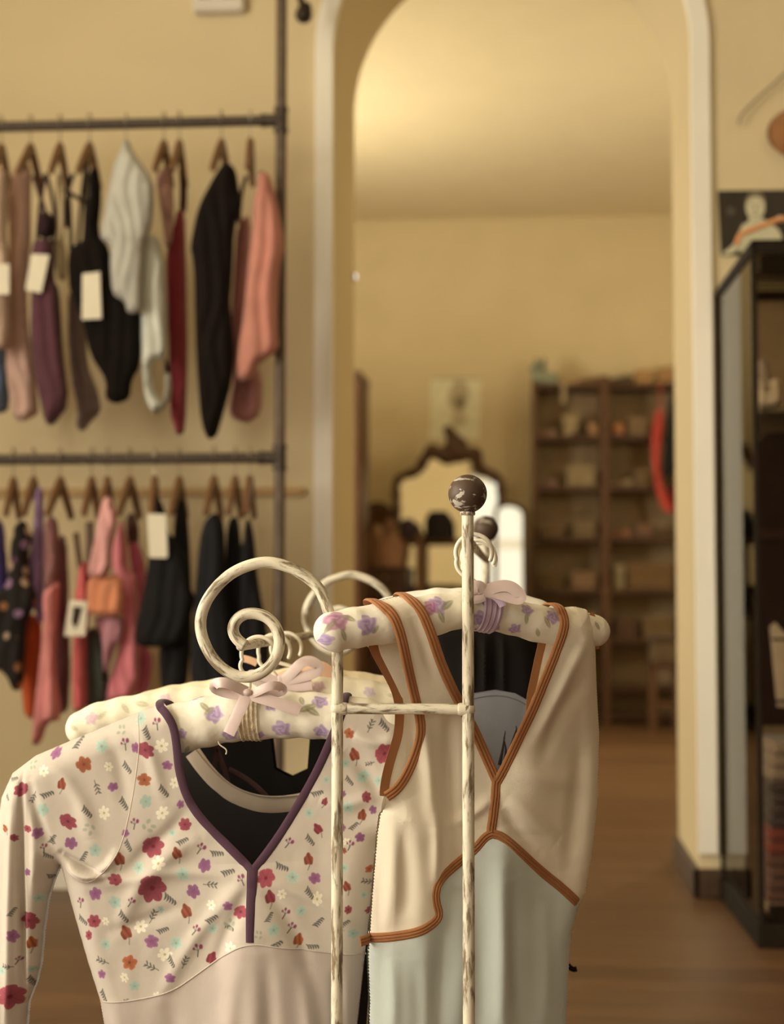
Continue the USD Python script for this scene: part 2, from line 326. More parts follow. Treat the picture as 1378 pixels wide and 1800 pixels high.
# ================================================================== the setting
YW, YJ, YB = 4.90, 5.55, 12.0          # arch wall front, arch wall back, back room's far wall
ZC, ZC2 = 3.40, 3.70
XL, XR, YF = -3.0, 3.0, -2.9
single_floor = struct('floor', bx(-3.4, 3.4, -3.3, 12.3, -.1, 0), FLOOR)
struct('ceiling', bx(-3.2, 3.2, -3.1, YW+.05, ZC, ZC+.1), CEIL)
struct('ceiling', bx(-3.2, 3.2, YJ-.05, 12.2, ZC2, ZC2+.1), CEIL)
aL = at1(583, 900, YW)[0]; aR = at1(1223, 900, YW)[0]; aC, aRad, zS = (aL+aR)/2, (aR-aL)/2, 2.55
th = np.linspace(0, math.pi, 40)
def arch_poly(r): return Polygon([(aC+r, -.01)]+[(aC+r*math.cos(t), zS+r*math.sin(t)) for t in th]+[(aC-r, -.01)])
struct('wall_middle', extrude_xz(sbox(-3.2, 0, 3.2, ZC2).difference(arch_poly(aRad)), YW, YJ), WALL)
struct('trim_1', extrude_xz(arch_poly(aRad+.052).difference(arch_poly(aRad-.002)).intersection(sbox(-5, .13, 5, 9)), YW-.022, YW+.02), TRIM)
struct('wall_back', bx(-3.2, 3.2, YB, YB+.15, 0, ZC2), WALL)
struct('wall_right', bx(XR, XR+.15, YF-.1, YW+.3, 0, ZC2), PANEL); struct('wall_far_right', bx(XR, XR+.15, YW+.3, YB, 0, ZC2), WALL)
def wall_with_window(x0, x1, y0, y1, wy0, wy1, wz0, wz1, top):
    return join(bx(x0, x1, y0, wy0, 0, top), bx(x0, x1, wy1, y1, 0, top), bx(x0, x1, wy0, wy1, 0, wz0), bx(x0, x1, wy0, wy1, wz1, top))
struct('wall_left', wall_with_window(XL-.15, XL, YF-.1, YW+.1, -1.6, 2.3, .7, 2.8, ZC), WALL)
struct('wall_far_left', wall_with_window(-2.85, -2.7, YW+.2, YB, 7.65, 9.55, .9, 2.6, ZC2), WALL)
f_ = bx(XL, XR, YF-.15, YF, 0, ZC)
struct('wall_front', join(bx(XL, -2.4, YF-.15, YF, 0, ZC), bx(1.8, XR, YF-.15, YF, 0, ZC), bx(-2.4, 1.8, YF-.15, YF, 0, .7), bx(-2.4, 1.8, YF-.15, YF, 2.8, ZC)), PANEL)
def window_frame(axis, c, a0, a1, z0, z1, nx, nz):
    ms = []; w = .12
    def b(p0, p1, q0, q1): return bx(c-.03, c+.03, p0, p1, q0, q1) if axis == 'x' else bx(p0, p1, c-.03, c+.03, q0, q1)
    for k in range(nx+1): u = a0+(a1-a0)*k/nx; ms.append(b(u-w/2, u+w/2, z0, z1))
    for k in range(nz+1): u = z0+(z1-z0)*k/nz; ms.append(b(a0, a1, u-w/2, u+w/2))
    return join(*ms)
struct('window_1', window_frame('x', XL-.0, -1.6, 2.3, .7, 2.8, 3, 2), TRIM)
struct('window_2', window_frame('y', YF-.0, -2.4, 1.8, .7, 2.8, 3, 2), TRIM)
struct('window_3', window_frame('x', -2.7, 7.65, 9.55, .9, 2.6, 2, 2), TRIM)
# dark skirting round the jambs and along the right wall, cream skirting on the left
struct('baseboard_right', join(bx(aR-.018, aR, YW-.02, YJ+.018, 0, .085, .004), bx(aR-.018, 3.0, YW-.02, YW, 0, .085, .004)), SKIRT)
struct('baseboard_left', join(bx(aL, aL+.018, YW-.02, YJ+.018, 0, .115, .004), bx(-3.0, aL, YW-.03, YW, 0, .13, .004)), TRIM)
struct('baseboard_back', bx(-3, 3, YB-.018, YB, 0, .12, .004), SKIRT)
z_d = at1(300, 866, YW)[2]
struct('trim_2', bx(-3.0, aL-.08, YW-.016, YW, z_d-.012, z_d+.014, .003), plain('strip_wood', (.50, .33, .15), .6))

# ================================================================== display rack in the foreground
YR, YRB = 1.90, 2.83
CREAM_M = worn_along('worn_cream_metal', (.76, .70, .56), (.27, .205, .13), .395)
CREAM_S = CREAM_M
def streak_part(parent, name, P, r, n, label=None):
    P = np.asarray(P, float); m = tube(P, r, n); t = np.r_[0, np.cumsum(np.linalg.norm(np.diff(P, axis=0), axis=1))]; a = np.linspace(0, 2*math.pi, n, endpoint=False); k = len(_names)*.37
    c = np.stack([np.repeat(t, n)+k, np.tile(np.cos(a), len(P))*r, np.tile(np.sin(a), len(P))*r], 1); c = np.vstack([c, c[:1]*[1, 0, 0], c[-1:]*[1, 0, 0]])
    return part(parent, name, m, CREAM_M, colors=c, label=label)
BALLM = worn('worn_dark_knob', (.085, .052, .036), (.50, .46, .39), (1, 1, 1.6), .33, 40)
WELD = worn('worn_weld', (.70, .63, .50), (.20, .14, .09), (1, 1, 1), .38, 90)
p0 = at1(700, 1500, YR)
rack = thing('display_rack', 'cream distressed metal garment rack with scrolled ends and a dark ball-topped post', 'clothes rack', (p0[0], (YR+YRB)/2, 0))
spiral = [(593, 1290), (593, 1220), (593, 1150), (590, 1112), (577, 1074), (563, 1039), (531, 1009), (499, 994), (470, 988.5), (441, 993), (409, 1007), (377, 1036), (358, 1068), (352.5, 1100), (360, 1131.6), (381, 1165), (406, 1184),
          (428.5, 1190), (457, 1184), (480, 1163.5), (491, 1131.6), (487.6, 1109), (473, 1088.5), (451, 1079), (428.5, 1080.5), (412.6, 1095), (410, 1109), (417, 1123.6), (431.7, 1134.8)]
S3 = at(spiral, YR)
xp = at1(823, 1300, YR)[0]; xl = S3[0, 0]; zb = at1(823, 868, YR)[2]; zx = at1(700, 1246, YR)[2]; zrail = at1(823, 950, YR)[2]
for yy in (YR, YRB):
    dy = np.array([0, yy-YR, 0])
    body = spline(S3, 240)+dy
    low = np.array([[xl, yy, z] for z in np.linspace(0.02, S3[0, 2], 12)[:-1]])
    streak_part(rack, 'scroll_post', np.vstack([low, body]), .0068, 24)
    streak_part(rack, 'post', [[xp, yy, z] for z in np.linspace(.02, zb-.018, 80)], .0069, 24)
    part(rack, 'ball_finial', ball((xp, yy, zb), .0225, sub=4), BALLM, label='dark ball finial with chipped paint' if yy == YR else None)
    part(rack, 'finial_collar', lathe([(0, 0), (.0085, 0), (.009, .002), (.0085, .004), (0, .004)], (xp, yy, zb-.025), 20), WELD)
    streak_part(rack, 'crossbar', [[x, yy, zx] for x in np.linspace(xl+.003, xp-.003, 40)], .0064, 20)
    for x in (xl, xp): part(rack, 'weld', hull(((x, yy, zx), .0083), ((x+(.008 if x == xl else -.008), yy, zx), .0075)), WELD)
    streak_part(rack, 'foot_bar', [[x, yy, .02] for x in np.linspace(xl-.08, xp+.1, 30)], .0075, 12)
tip = S3[-1]+np.array([-.006, 0, -.001])
streak_part(rack, 'hang_rail', [tip+np.array([0, t*(YRB-YR), 0]) for t in np.linspace(0, 1, 30)], .0055, 14)
streak_part(rack, 'hang_rail', [[xp, YR+t*(YRB-YR), zrail] for t in np.linspace(0, 1, 30)], .0055, 14)
for x in (xl, xp): streak_part(rack, 'base_rail', [[x, YR+t*(YRB-YR), .02] for t in np.linspace(0, 1, 30)], .0068, 12)

# ------------------------------------------------------------------ padded hangers
def paint(col, q, c, rad, fn):
    k = np.where((np.abs(q[:, 0]-c[0]) < rad) & (np.abs(q[:, 1]-c[1]) < rad))[0]
    if len(k): fn(col, k, (q[k]-np.asarray(c)))
def blend(col, k, rgb, a): col[k] = col[k]*(1-a[:, None])+np.asarray(rgb)*a[:, None]
AA = .0006
def ss(x, w=AA): return np.clip(.5-x/(2*w), 0, 1)
def flower(rgb, rgb2, r, petals=5, rot=0., asp=1., centre=None, depth=.34, streak=.25):
    def fn(col, k, d):
        d = d@np.array([[math.cos(rot), -math.sin(rot)], [math.sin(rot), math.cos(rot)]]); d = d*np.array([1, asp])
        R = np.linalg.norm(d, axis=1); th_ = np.arctan2(d[:, 1], d[:, 0])
        edge = r*(1-depth+depth*np.abs(np.cos(petals*th_/2))**.55+.05*np.sin(7*th_+rot*9))
        a = ss(R-edge)
        t = np.clip(R/r, 0, 1); st = .5+.5*np.sin(th_*petals*4+rot*5+6*t)
        mixv = np.clip((1-t)*.75+streak*st*t+.25*(np.abs(np.sin(petals*th_/2)) < .22), 0, 1)
        c = np.asarray(rgb)*(1-mixv[:, None])+np.asarray(rgb2)*mixv[:, None]
        col[k] = col[k]*(1-a[:, None]*.95)+c*a[:, None]*.95
        if centre is not None: blend(col, k, centre, ss(R-r*.17))
    return fn
def leaf_row(rgb, r, rot, n=5):
    def fn(col, k, d):
        d = d@np.array([[math.cos(rot), -math.sin(rot)], [math.sin(rot), math.cos(rot)]])
        for i in range(n):
            x0 = (i-(n-1)/2)*r*.42; e = d-np.array([x0, 0]); ang = .45; e = e@np.array([[math.cos(ang), -math.sin(ang)], [math.sin(ang), math.cos(ang)]])
            L = r*(.62-.05*i); y = e[:, 1]; w = r*.15*np.sqrt(np.clip(1-(y/L)**2, 0, 1))
            blend(col, k, rgb, ss(np.abs(e[:, 0]+.35*y**2/L)-w)*(np.abs(y) < L)*.9)
    return fn
def sprig(rgb, r, rot, n=3):
    def fn(col, k, d):
        d = d@np.array([[math.cos(rot), -math.sin(rot)], [math.sin(rot), math.cos(rot)]])
        blend(col, k, rgb, ss(np.abs(d[:, 1]-.12*r*np.sin(d[:, 0]/r*2))-.00045)*(np.abs(d[:, 0]) < r))
        for i in range(n):
            for sg in (-1, 1):
                e = d-np.array([r*(-.4+.5*i), 0]); ang = sg*.8; c_, s_ = math.cos(ang), math.sin(ang); e = np.stack([e[:, 0]*c_+e[:, 1]*s_, -e[:, 0]*s_+e[:, 1]*c_], 1)
                L = r*.3; x = e[:, 0]-L; blend(col, k, rgb, ss(np.abs(e[:, 1])-r*.09*np.sqrt(np.clip(1-(x/L)**2, 0, 1)))*(np.abs(x) < L)*.9)
    return fn
def berries(rgb, stem, r, rot):
    def fn(col, k, d):
        d = d@np.array([[math.cos(rot), -math.sin(rot)], [math.sin(rot), math.cos(rot)]])
        for (bx_, by_), s_ in (((.5, .35), .26), ((-.1, .55), .2), ((-.45, .1), .15)):
            c = np.array([bx_, by_])*r; dd, _ = seg_dist(d, np.array([c, [.1*r, -.2*r], [0, -r]])); blend(col, k, stem, ss(dd-.0004)*.8)
            blend(col, k, rgb, ss(np.linalg.norm((d-c)*[1, .75], axis=1)-r*s_))
    return fn
def bud(rgb, rgb2, stem, r, rot):
    def fn(col, k, d):
        d = d@np.array([[math.cos(rot), -math.sin(rot)], [math.sin(rot), math.cos(rot)]])
        dd, _ = seg_dist(d, np.array([[0, -.2*r], [.15*r, -.9*r], [-.1*r, -1.5*r]])); blend(col, k, stem, ss(dd-.0005)*.8)
        e = d*np.array([1/.8, 1]); R = np.linalg.norm(e, axis=1); th_ = np.arctan2(e[:, 0], e[:, 1])
        edge = r*(.84+.10*np.cos(3*th_)+.07*np.cos(5*th_+rot)); a = ss(R-edge); m_ = np.clip(.5+.5*np.sin(d[:, 0]/r*9+d[:, 1]/r*3), 0, 1)*.7
        col[k] = col[k]*(1-a[:, None])+(np.asarray(rgb)*(1-m_[:, None])+np.asarray(rgb2)*m_[:, None])*a[:, None]
    return fn
def rose(rgb, rgb2, r, rot):
    def fn(col, k, d):
        R = np.linalg.norm(d, axis=1); th_ = np.arctan2(d[:, 1], d[:, 0])+rot
        edge = r*(.86+.12*np.cos(5*th_)+.05*np.cos(9*th_+1)); a = ss(R-edge, .0009)
        m_ = np.clip(.5+.6*np.sin(R/r*11+th_*2.0+1.2*np.sin(3*th_)), 0, 1)*(.35+.65*np.clip(1.15-R/r, 0, 1))
        col[k] = col[k]*(1-a[:, None]*.85)+(np.asarray(rgb)*(1-m_[:, None])+np.asarray(rgb2)*m_[:, None])*a[:, None]*.85
    return fn
def leaf(rgb, r, rot):
    def fn(col, k, d):
        d = d@np.array([[math.cos(rot), -math.sin(rot)], [math.sin(rot), math.cos(rot)]]); w = .36*r*np.clip(1-(d[:, 0]/r)**2, 0, 1)
        v = .65+.35*(np.abs(d[:, 1]) > .06*r)
        blend(col, k, np.asarray(rgb), ss(np.abs(d[:, 1])-w, .0008)*(np.abs(d[:, 0]) < r)*v*.8)
    return fn
LILAC, LILAC2, PINKR, PINKR2, OLIVE = (.50, .38, .62), (.30, .17, .46), (.58, .30, .48), (.38, .12, .30), (.30, .29, .17)
HFAB = printed('rose_print_fabric'); GREY_W = plain('white_coated_wire', (.78, .72, .60), .35, .03, 30, .5)
def padded_hanger(label, path_px, ys, rads, hook_top, y_hook, centre_px, fab=(.84, .79, .68), roses=(), group=None, faded=1., n_s=420, n_a=150, rail=None, seed=1):
    P = np.array([at1(x, y, yy) for (x, y), yy in zip(path_px, ys)]); r = np.array(rads)
    Q = spline(np.c_[P, r], n_s); path, rr = Q[:, :3], Q[:, 3]
    s_ = np.r_[0, np.cumsum(np.linalg.norm(np.diff(path, axis=0), axis=1))]
    rr = rr*(1+.025*np.sin(s_*190+seed)+.03*(fbm(np.stack([s_*60, 0*s_, 0*s_+seed], 1), 2)-.5))
    rr = rr*np.sqrt(np.clip(1-(1-np.clip(np.minimum(s_, s_[-1]-s_)/(.9*rr), 0, 1))**2, .0004, 1))
    m = tube(path, rr, n_a)
    a = np.tile(np.linspace(0, 2*math.pi, n_a, endpoint=False), n_s); sv = np.repeat(s_, n_a)
    V = m.vertices[:n_s*n_a]; cen = np.repeat(path, n_a, 0); nn = (V-cen)/np.repeat(rr, n_a)[:, None]
    puck = .0011*(fbm(np.c_[V*55], 3, seed)-.5)*2; V = V+nn*puck[:, None]
    m.vertices = np.vstack([V, m.vertices[n_s*n_a:]])
    col = np.tile(np.array(fab), (len(V), 1))*(1+.05*(fbm(V*40, 2, seed)[:, None]-.5))
    facing = np.einsum('ij,ij->i', nn, EYE-V) > 0; pj = project(V); pj[~facing] = 1e6
    kd = cKDTree(pj); ra = np.median(rr)
    for kind, x, y, rad, rot in roses:
        i = kd.query((x, y))[1]; c0 = np.array([sv[i], a[i]*ra]); q = np.stack([sv, a*ra], 1)
        dq = q.copy(); per = 2*math.pi*ra; dq[:, 1] = (dq[:, 1]-c0[1]+per/2) % per-per/2+c0[1]
        R_ = rad/1450.
        fn = {'l': rose((LILAC), LILAC2, R_, rot), 'p': rose(PINKR, PINKR2, R_, rot), 'g': leaf(OLIVE, R_, rot)}[kind]
        paint(col, dq, c0, R_*1.3, fn)
    col = col*faded+np.array(fab)*(1-faded)
    col = np.vstack([col, col[:1], col[-1:]])
    h = thing('padded_hanger', label, 'hanger', path.min(0)*[1, 1, 0]+[0, 0, path[:, 2].min()], group)
    part(h, 'padded_arm', m, HFAB, colors=col)
    # hook: stem, then an open loop over the rail
    ctr = np.asarray(rail); foot = at1(*centre_px, y_hook); R_ = .0215
    ang = np.radians(np.linspace(-25, 200, 40))
    ox_ = .006 if abs(ctr[0]-xp) < .02 else 0
    loop = np.stack([ctr[0]+ox_+R_*np.cos(ang), np.full(40, ctr[1]), ctr[2]-R_+.0085+R_*np.sin(ang)], 1)
    stem0 = loop[-1]; stem = np.array([stem0, stem0*.75+foot*.25+[.0-.002, 0, -.004], stem0*.35+foot*.65+[.004, 0, 0], foot, foot-[0, 0, .02]])
    pth = np.vstack([loop[:-1], spline(stem, 24)]); part(h, 'hook', tube(pth, .0026, 12, round_caps=True), GREY_W)
    return h, path, rr
def rail_at(which, y):
    return np.array([tip[0], y, tip[2]]) if which == 0 else np.array([xp, y, zrail])
YA, YC, YD = 2.03, 2.16, 2.27
H1r = [('p', 262, 1250, 14, 0), ('l', 376, 1256, 17, 1), ('p', 345, 1224, 16, 2), ('l', 495, 1282, 19, .5), ('l', 565, 1286, 16, 1.5), ('l', 563, 1233, 16, 2.2), ('l', 478, 1240, 13, .2), ('l', 405, 1292, 17, .3), ('l', 457, 1292, 10, 1),
       ('g', 360, 1242, 14, .9), ('g', 368, 1250, 12, -.6), ('g', 540, 1244, 18, -.4), ('g', 548, 1250, 16, .5), ('g', 530, 1231, 12, 1.2), ('g', 328, 1318, 12, -1), ('l', 320, 1290, 10, 0), ('g', 480, 1222, 10, .2)]
h1, h1p, h1r = padded_hanger('white padded hanger with lilac roses and a ribbon bow, inside the floral long-sleeved leotard', [(78, 1380), (130, 1350), (220, 1312), (325, 1277), (430, 1259), (520, 1257), (600, 1262), (690, 1280), (728, 1296)],
    [YA]*9, [.026, .0275, .030, .0315, .0300, .0290, .0285, .027, .024], None, YA, (436, 1218), roses=H1r, rail=rail_at(0, YA), seed=3)
h2, h2p, h2r = padded_hanger('cream padded hanger with faded print, just behind the bow-tied lilac rose hanger', [(120, 1296), (180, 1268), (280, 1250), (400, 1236), (500, 1226), (600, 1224), (700, 1240), (735, 1252)],
    [YC]*8, [.022, .026, .027, .0265, .026, .0255, .024, .022], None, YC, (489, 1200), fab=(.83, .76, .60), roses=[('g', 250, 1238, 16, .3), ('p', 160, 1262, 14, 0), ('g', 180, 1258, 12, -.5), ('p', 290, 1228, 14, 1), ('g', 220, 1244, 14, 1), ('l', 650, 1216, 12, 1), ('g', 690, 1222, 12, 0), ('p', 560, 1206, 14, 1), ('g', 130, 1280, 12, 1)], faded=.65, rail=rail_at(0, YC), n_s=260, n_a=90, seed=5)
h3, h3p, h3r = padded_hanger('cream padded hanger with peach ribbon, third back on the scrolled rail', [(190, 1275), (280, 1240), (400, 1222), (520, 1206), (640, 1212), (716, 1232)],
    [YD]*6, [.021, .024, .025, .025, .024, .021], None, YD, (528, 1186), fab=(.80, .68, .47), roses=[('g', 560, 1196, 12, .3), ('p', 600, 1198, 11, 0), ('g', 640, 1204, 12, 1), ('p', 300, 1222, 10, 0)], faded=.5, rail=rail_at(0, YD), n_s=200, n_a=70, seed=8)
X705 = at1(705, 1100, YR)[0]
def yB(px, py=1100): 
    y = YR
    for _ in range(6): y = YR+.45*(at1(px, py, y)[0]-X705)
    return y
HBp = [(556, 1126), (590, 1110), (639, 1101), (700, 1091), (760, 1081), (823, 1072), (887, 1082), (964, 1100), (1030, 1108), (1069, 1112)]
HBr = [('p', 592, 1088, 22, 0), ('l', 566, 1126, 18, 1.2), ('l', 646, 1099, 19, .4), ('g', 612, 1086, 14, .7), ('g', 580, 1100, 14, -.4), ('g', 604, 1116, 12, 1.4), ('g', 660, 1106, 9, -.8), ('l', 770, 1062, 18, 0), ('p', 757, 1068, 14, .6), ('g', 786, 1064, 16, -.5), ('g', 776, 1084, 13, 1.2),
       ('l', 850, 1050, 18, 1), ('l', 842, 1088, 18, .3), ('l', 927, 1072, 13, 0), ('g', 925, 1088, 11, 1.4), ('l', 972, 1084, 15, 1), ('g', 962, 1094, 12, .9), ('l', 905, 1106, 13, 1), ('g', 945, 1112, 10, 1), ('g', 1050, 1100, 10, 1), ('l', 545, 1150, 9, 0), ('g', 620, 1140, 8, 0), ('l', 870, 1104, 10, 1)]
hB, hBp, hBr = padded_hanger('white padded hanger with purple roses, tilted across the posts, under the cream leotard', HBp, [yB(x, y) for x, y in HBp],
    [.020, .0235, .0235, .0255, .0245, .0215, .0215, .0225, .021, .0175], None, yB(830), (838, 1052), roses=HBr, rail=rail_at(1, yB(823)), seed=11)
YE, YFk = 2.13, 2.24
hE, _, _ = padded_hanger('plain white padded hanger behind the purple rose hanger, holding the grey-blue leotard', [(600, 1120), (700, 1075), (790, 1064), (860, 1064), (960, 1090), (1030, 1118)], [YE]*6, [.018, .022, .023, .023, .022, .018], None, YE, (846, 1050), fab=(.84, .80, .72), rail=rail_at(1, YE), n_s=160, n_a=50, seed=14)
hF, _, _ = padded_hanger('white padded hanger furthest back on the high rail, holding the black leotard', [(640, 1128), (730, 1092), (800, 1078), (870, 1078), (960, 1098), (1020, 1122)], [YFk]*6, [.018, .021, .022, .022, .021, .018], None, YFk, (854, 1062), fab=(.82, .77, .68), rail=rail_at(1, YFk), n_s=160, n_a=50, seed=15)
# lace band, bows
LACE = plain('beige_lace', (.66, .56, .40), .85, .25, 160, .2, .8, 500, bdist=.002); SATIN = plain('pink_satin', (.66, .52, .50), .35, .05, 20, .5); PEACH = plain('peach_satin', (.72, .46, .30), .4, .06, 20, .45); LILSAT = plain('lilac_satin', (.56, .43, .60), .35, .06, 30, .5)
i0, i1 = [int(np.argmin(np.abs(project(h1p)[:, 0]-x))) for x in (424, 461)]
part(h1, 'lace_band', tube(h1p[i0:i1], h1r[i0:i1]+.0016+.0006*np.sin(np.arange(i1-i0)*1.3), 60, caps=False), LACE)
def px_ribbon(parent, name, pts, ys, w, mat, t=.0007):
    P = np.array([at1(x, y, yy) for (x, y), yy in zip(pts, np.broadcast_to(ys, len(pts)))]); P = spline(P, 36); k = np.linspace(0, 1, 36)[:, None]
    tw = np.array([.0, -1, .25])/1.03
    return part(parent, name, ribbon(P, tw, w, t), mat)
yb = YA-.036
bow = 'ribbon_bow'
for pts, ys, w in (([(434, 1216), (408, 1204), (384, 1200), (376, 1207), (392, 1216), (434, 1219)], [yb, yb-.01, yb-.012, yb-.004, yb+.002, yb], .013), ([(434, 1218), (462, 1211), (485, 1205), (498, 1213), (470, 1219), (434, 1219)], [yb, yb-.006, yb-.004, yb+.006, yb+.006, yb], .011),
                   ([(434, 1220), (426, 1238), (415, 1262), (402, 1290)], [yb, yb-.005, yb-.006, yb-.004], .015), ([(436, 1219), (462, 1228), (495, 1238), (527, 1250)], [yb, yb-.003, yb-.003, yb-.001], .014)):
    px_ribbon(h1, 'ribbon', pts, ys, w, SATIN)
part(h1, 'bow_knot', ball(at1(435, 1217, yb-.003), .0055, (1, .7, .8), 3), SATIN)
part(h1, 'loose_thread', tube(spline(np.array([at1(x, y, YA-.02) for x, y in ((384, 1303), (390, 1312), (396, 1316), (397, 1326))]), 16), .0009, 6), GREY_W)
for pts, ys, w in (([(490, 1196), (515, 1180), (545, 1162), (560, 1172), (530, 1190), (490, 1197)], YC-.035, .014), ([(490, 1198), (465, 1190), (440, 1186), (455, 1200), (490, 1199)], YC-.035, .012), ([(490, 1198), (505, 1204), (530, 1206), (548, 1204)], YC-.036, .013)):
    px_ribbon(h2, 'ribbon', pts, ys, w, SATIN)
for pts, ys, w in (([(528, 1180), (550, 1172), (572, 1176), (584, 1192), (560, 1196), (528, 1184)], YD-.03, .016), ([(528, 1182), (500, 1188), (478, 1200)], YD-.032, .014), ([(528, 1184), (548, 1200), (575, 1202), (590, 1200)], YD-.034, .013), ([(424, 1157), (438, 1160), (452, 1166)], YD-.03, .010)):
    px_ribbon(h3, 'ribbon', pts, ys, w, PEACH)
# satin cuff and ruffle at the middle of the purple rose hanger
i0, i1 = [int(np.argmin(np.abs(project(hBp)[:, 0]-x))) for x in (838, 872)]
k_ = np.arange(i1-i0); part(hB, 'satin_cuff', tube(hBp[i0:i1], hBr[i0:i1]+.0025+.0012*np.sin(k_*.9), 80, caps=False), LILSAT)
for (pts, w) in (([(850, 1040), (880, 1030), (905, 1036), (915, 1050), (885, 1046), (850, 1044)], .014), ([(850, 1042), (835, 1032), (828, 1044), (850, 1046)], .014), ([(852, 1044), (872, 1050), (884, 1066)], .009)):
    px_ribbon(hB, 'ribbon', pts, yB(850)-.028, w, SATIN if w > .01 else LILSAT)

# ------------------------------------------------------------------ the floral leotard
Z1 = (1.9686, 0, 1180)
silA_left = [(274, 1240), (213, 1265), (127, 1301), (66, 1327), (25, 1358), (6, 1400), (-4, 1470), (-14, 1600), (-22, 1720), (-24, 1860), (-22, 1990), (38, 1992), (44, 1860), (52, 1760), (66, 1725), (74, 1690), (78, 1640), (86, 1580), (97, 1545), (109, 1519), (117, 1546), (132, 1601), (157, 1688), (178, 1754), (186, 1800), (196, 1900), (215, 2020), (300, 2110), (390, 2170)]
silA_right = [(448, 2180), (520, 2120), (590, 2020), (618, 1920), (628, 1800), (640, 1690), (655, 1560), (668, 1480), (684, 1560), (694, 1700), (700, 1990), (762, 1990), (764, 1800), (758, 1560), (750, 1400), (738, 1310), (712, 1262), (668, 1236), (604, 1224)]
neck_l = [(274, 1240), (292, 1254), (305, 1276), (311, 1312), (315, 1358), (330, 1409), (366, 1454), (406, 1490), (446, 1530)]
neck_r = [(604, 1224), (603, 1250), (581, 1302), (559, 1353), (528, 1409), (488, 1475), (446, 1530)]
foldsA = [([(446, 1500), (452, 1650), (468, 1800), (470, 2040)], 80, 13, 1), ([(210, 1640), (240, 1560), (300, 1500), (360, 1470)], 16, 3.0, 1), ([(150, 1560), (230, 1545), (330, 1530), (420, 1540)], 12, 2.2, 1), ([(110, 1522), (150, 1545), (190, 1532), (205, 1500)], 9, 5.5, 1), ([(108, 1500), (140, 1520), (180, 1540), (200, 1520)], 6, -4.5, 1),
          ([(36, 1360), (37, 1500), (38, 1700), (40, 1900)], 5, -5.0, 1), ([(20, 1380), (18, 1500), (14, 1700), (12, 1900)], 10, 3.5, 1), ([(56, 1400), (62, 1500), (58, 1640), (50, 1760)], 10, 3.0, 1), ([(100, 1500), (75, 1470), (60, 1420), (50, 1370)], 9, -2.6, 1),
          ([(440, 1540), (380, 1600), (320, 1680), (280, 1760)], 14, 2.6, 1), ([(440, 1560), (400, 1640), (380, 1700)], 12, -2.2, 1), ([(460, 1550), (500, 1600), (540, 1680), (560, 1800)], 13, -2.6, 1), ([(455, 1545), (520, 1560), (600, 1610), (650, 1640)], 12, 2.6, 1),
          ([(330, 1420), (300, 1460), (250, 1500), (215, 1540)], 12, -2.2, 1), ([(470, 1660), (476, 1740), (480, 1850), (470, 2000)], 16, -4.0, 1), ([(420, 1680), (410, 1760), (400, 1900)], 18, 2.5, 1), ([(540, 1690), (548, 1780), (550, 1900)], 16, 3.5, 1), ([(300, 1755), (310, 1850), (330, 2000)], 20, -2.5, 1), ([(590, 1690), (600, 1800), (596, 1900)], 12, -3.5, 1),
          ([(600, 1320), (640, 1350), (680, 1420)], 14, -3.0, 1), ([(560, 1400), (600, 1420), (660, 1400)], 12, 2.4, 1), ([(620, 1290), (660, 1310), (700, 1300)], 10, 3, 1), ([(80, 1345), (120, 1370), (150, 1420), (160, 1480)], 14, 2.0, 1), ([(180, 1290), (210, 1340), (220, 1420)], 14, -1.6, 1), ([(240, 1265), (268, 1330), (290, 1410)], 12, 1.6, 1), ([(190, 1640), (250, 1620), (330, 1590)], 12, -1.8, 1)]
A = Cloth(YA, [silA_left, silA_right], T=.0345, R=.031, folds=foldsA, seed=4, wrinkle=.0016)
def silring(c, left, right, necks): return np.vstack([c.uv(left, 0), c.uv(right, 0), c.uv(necks, c.T)])
ringA = np.vstack([A.uv(silA_left, 0), A.uv(silA_right, 0), A.uv(smooth_line(neck_r[1:], 4)), A.uv(smooth_line(neck_l, 4)[::-1][:-1])])
polyA = Polygon(ringA).buffer(0)
waist = [(60, 1764), (178, 1764), (235, 1760), (300, 1745), (345, 1714), (390, 1680), (440, 1650), (500, 1662), (560, 1672), (640, 1683), (676, 1686)]
upperZone = poly_uv(A, [(-200, 1100), (-200, 2400)]+[(90, 2400), (90, 1764)]+smooth_line(waist[1:], 5).tolist()+[(676, 2400), (900, 2400), (900, 1100)])
seam = [(236, 1258), (247, 1290), (240, 1360), (226, 1440), (212, 1490), (196, 1520), (170, 1545), (150, 1552), (116, 1530)]
sleeveZone = poly_uv(A, [(-300, 1000), (236, 1000)]+smooth_line(seam, 5).tolist()+[(110, 1520), (90, 2400), (-300, 2400)])
sleeveZoneR = poly_uv(A, [(690, 1100), (672, 1480), (680, 2400), (1000, 2400), (1000, 1100)])
FLORAL = printed('floral_jersey'); LILSOLID = cloth('lilac_jersey', (.51, .44, .40)); PLUM = cloth('plum_binding', (.075, .035, .058))
RED, RED2, ORG, ORG2, PUR, PUR2, TEA, TEA2, WHT, DGR, GRN = (.33, .055, .09), (.17, .02, .04), (.46, .14, .05), (.22, .05, .03), (.32, .13, .28), (.17, .05, .15), (.46, .58, .51), (.28, .42, .38), (.86, .82, .72), (.05, .055, .052), (.40, .42, .33)
BGA = (.565, .505, .445)
motifs = []
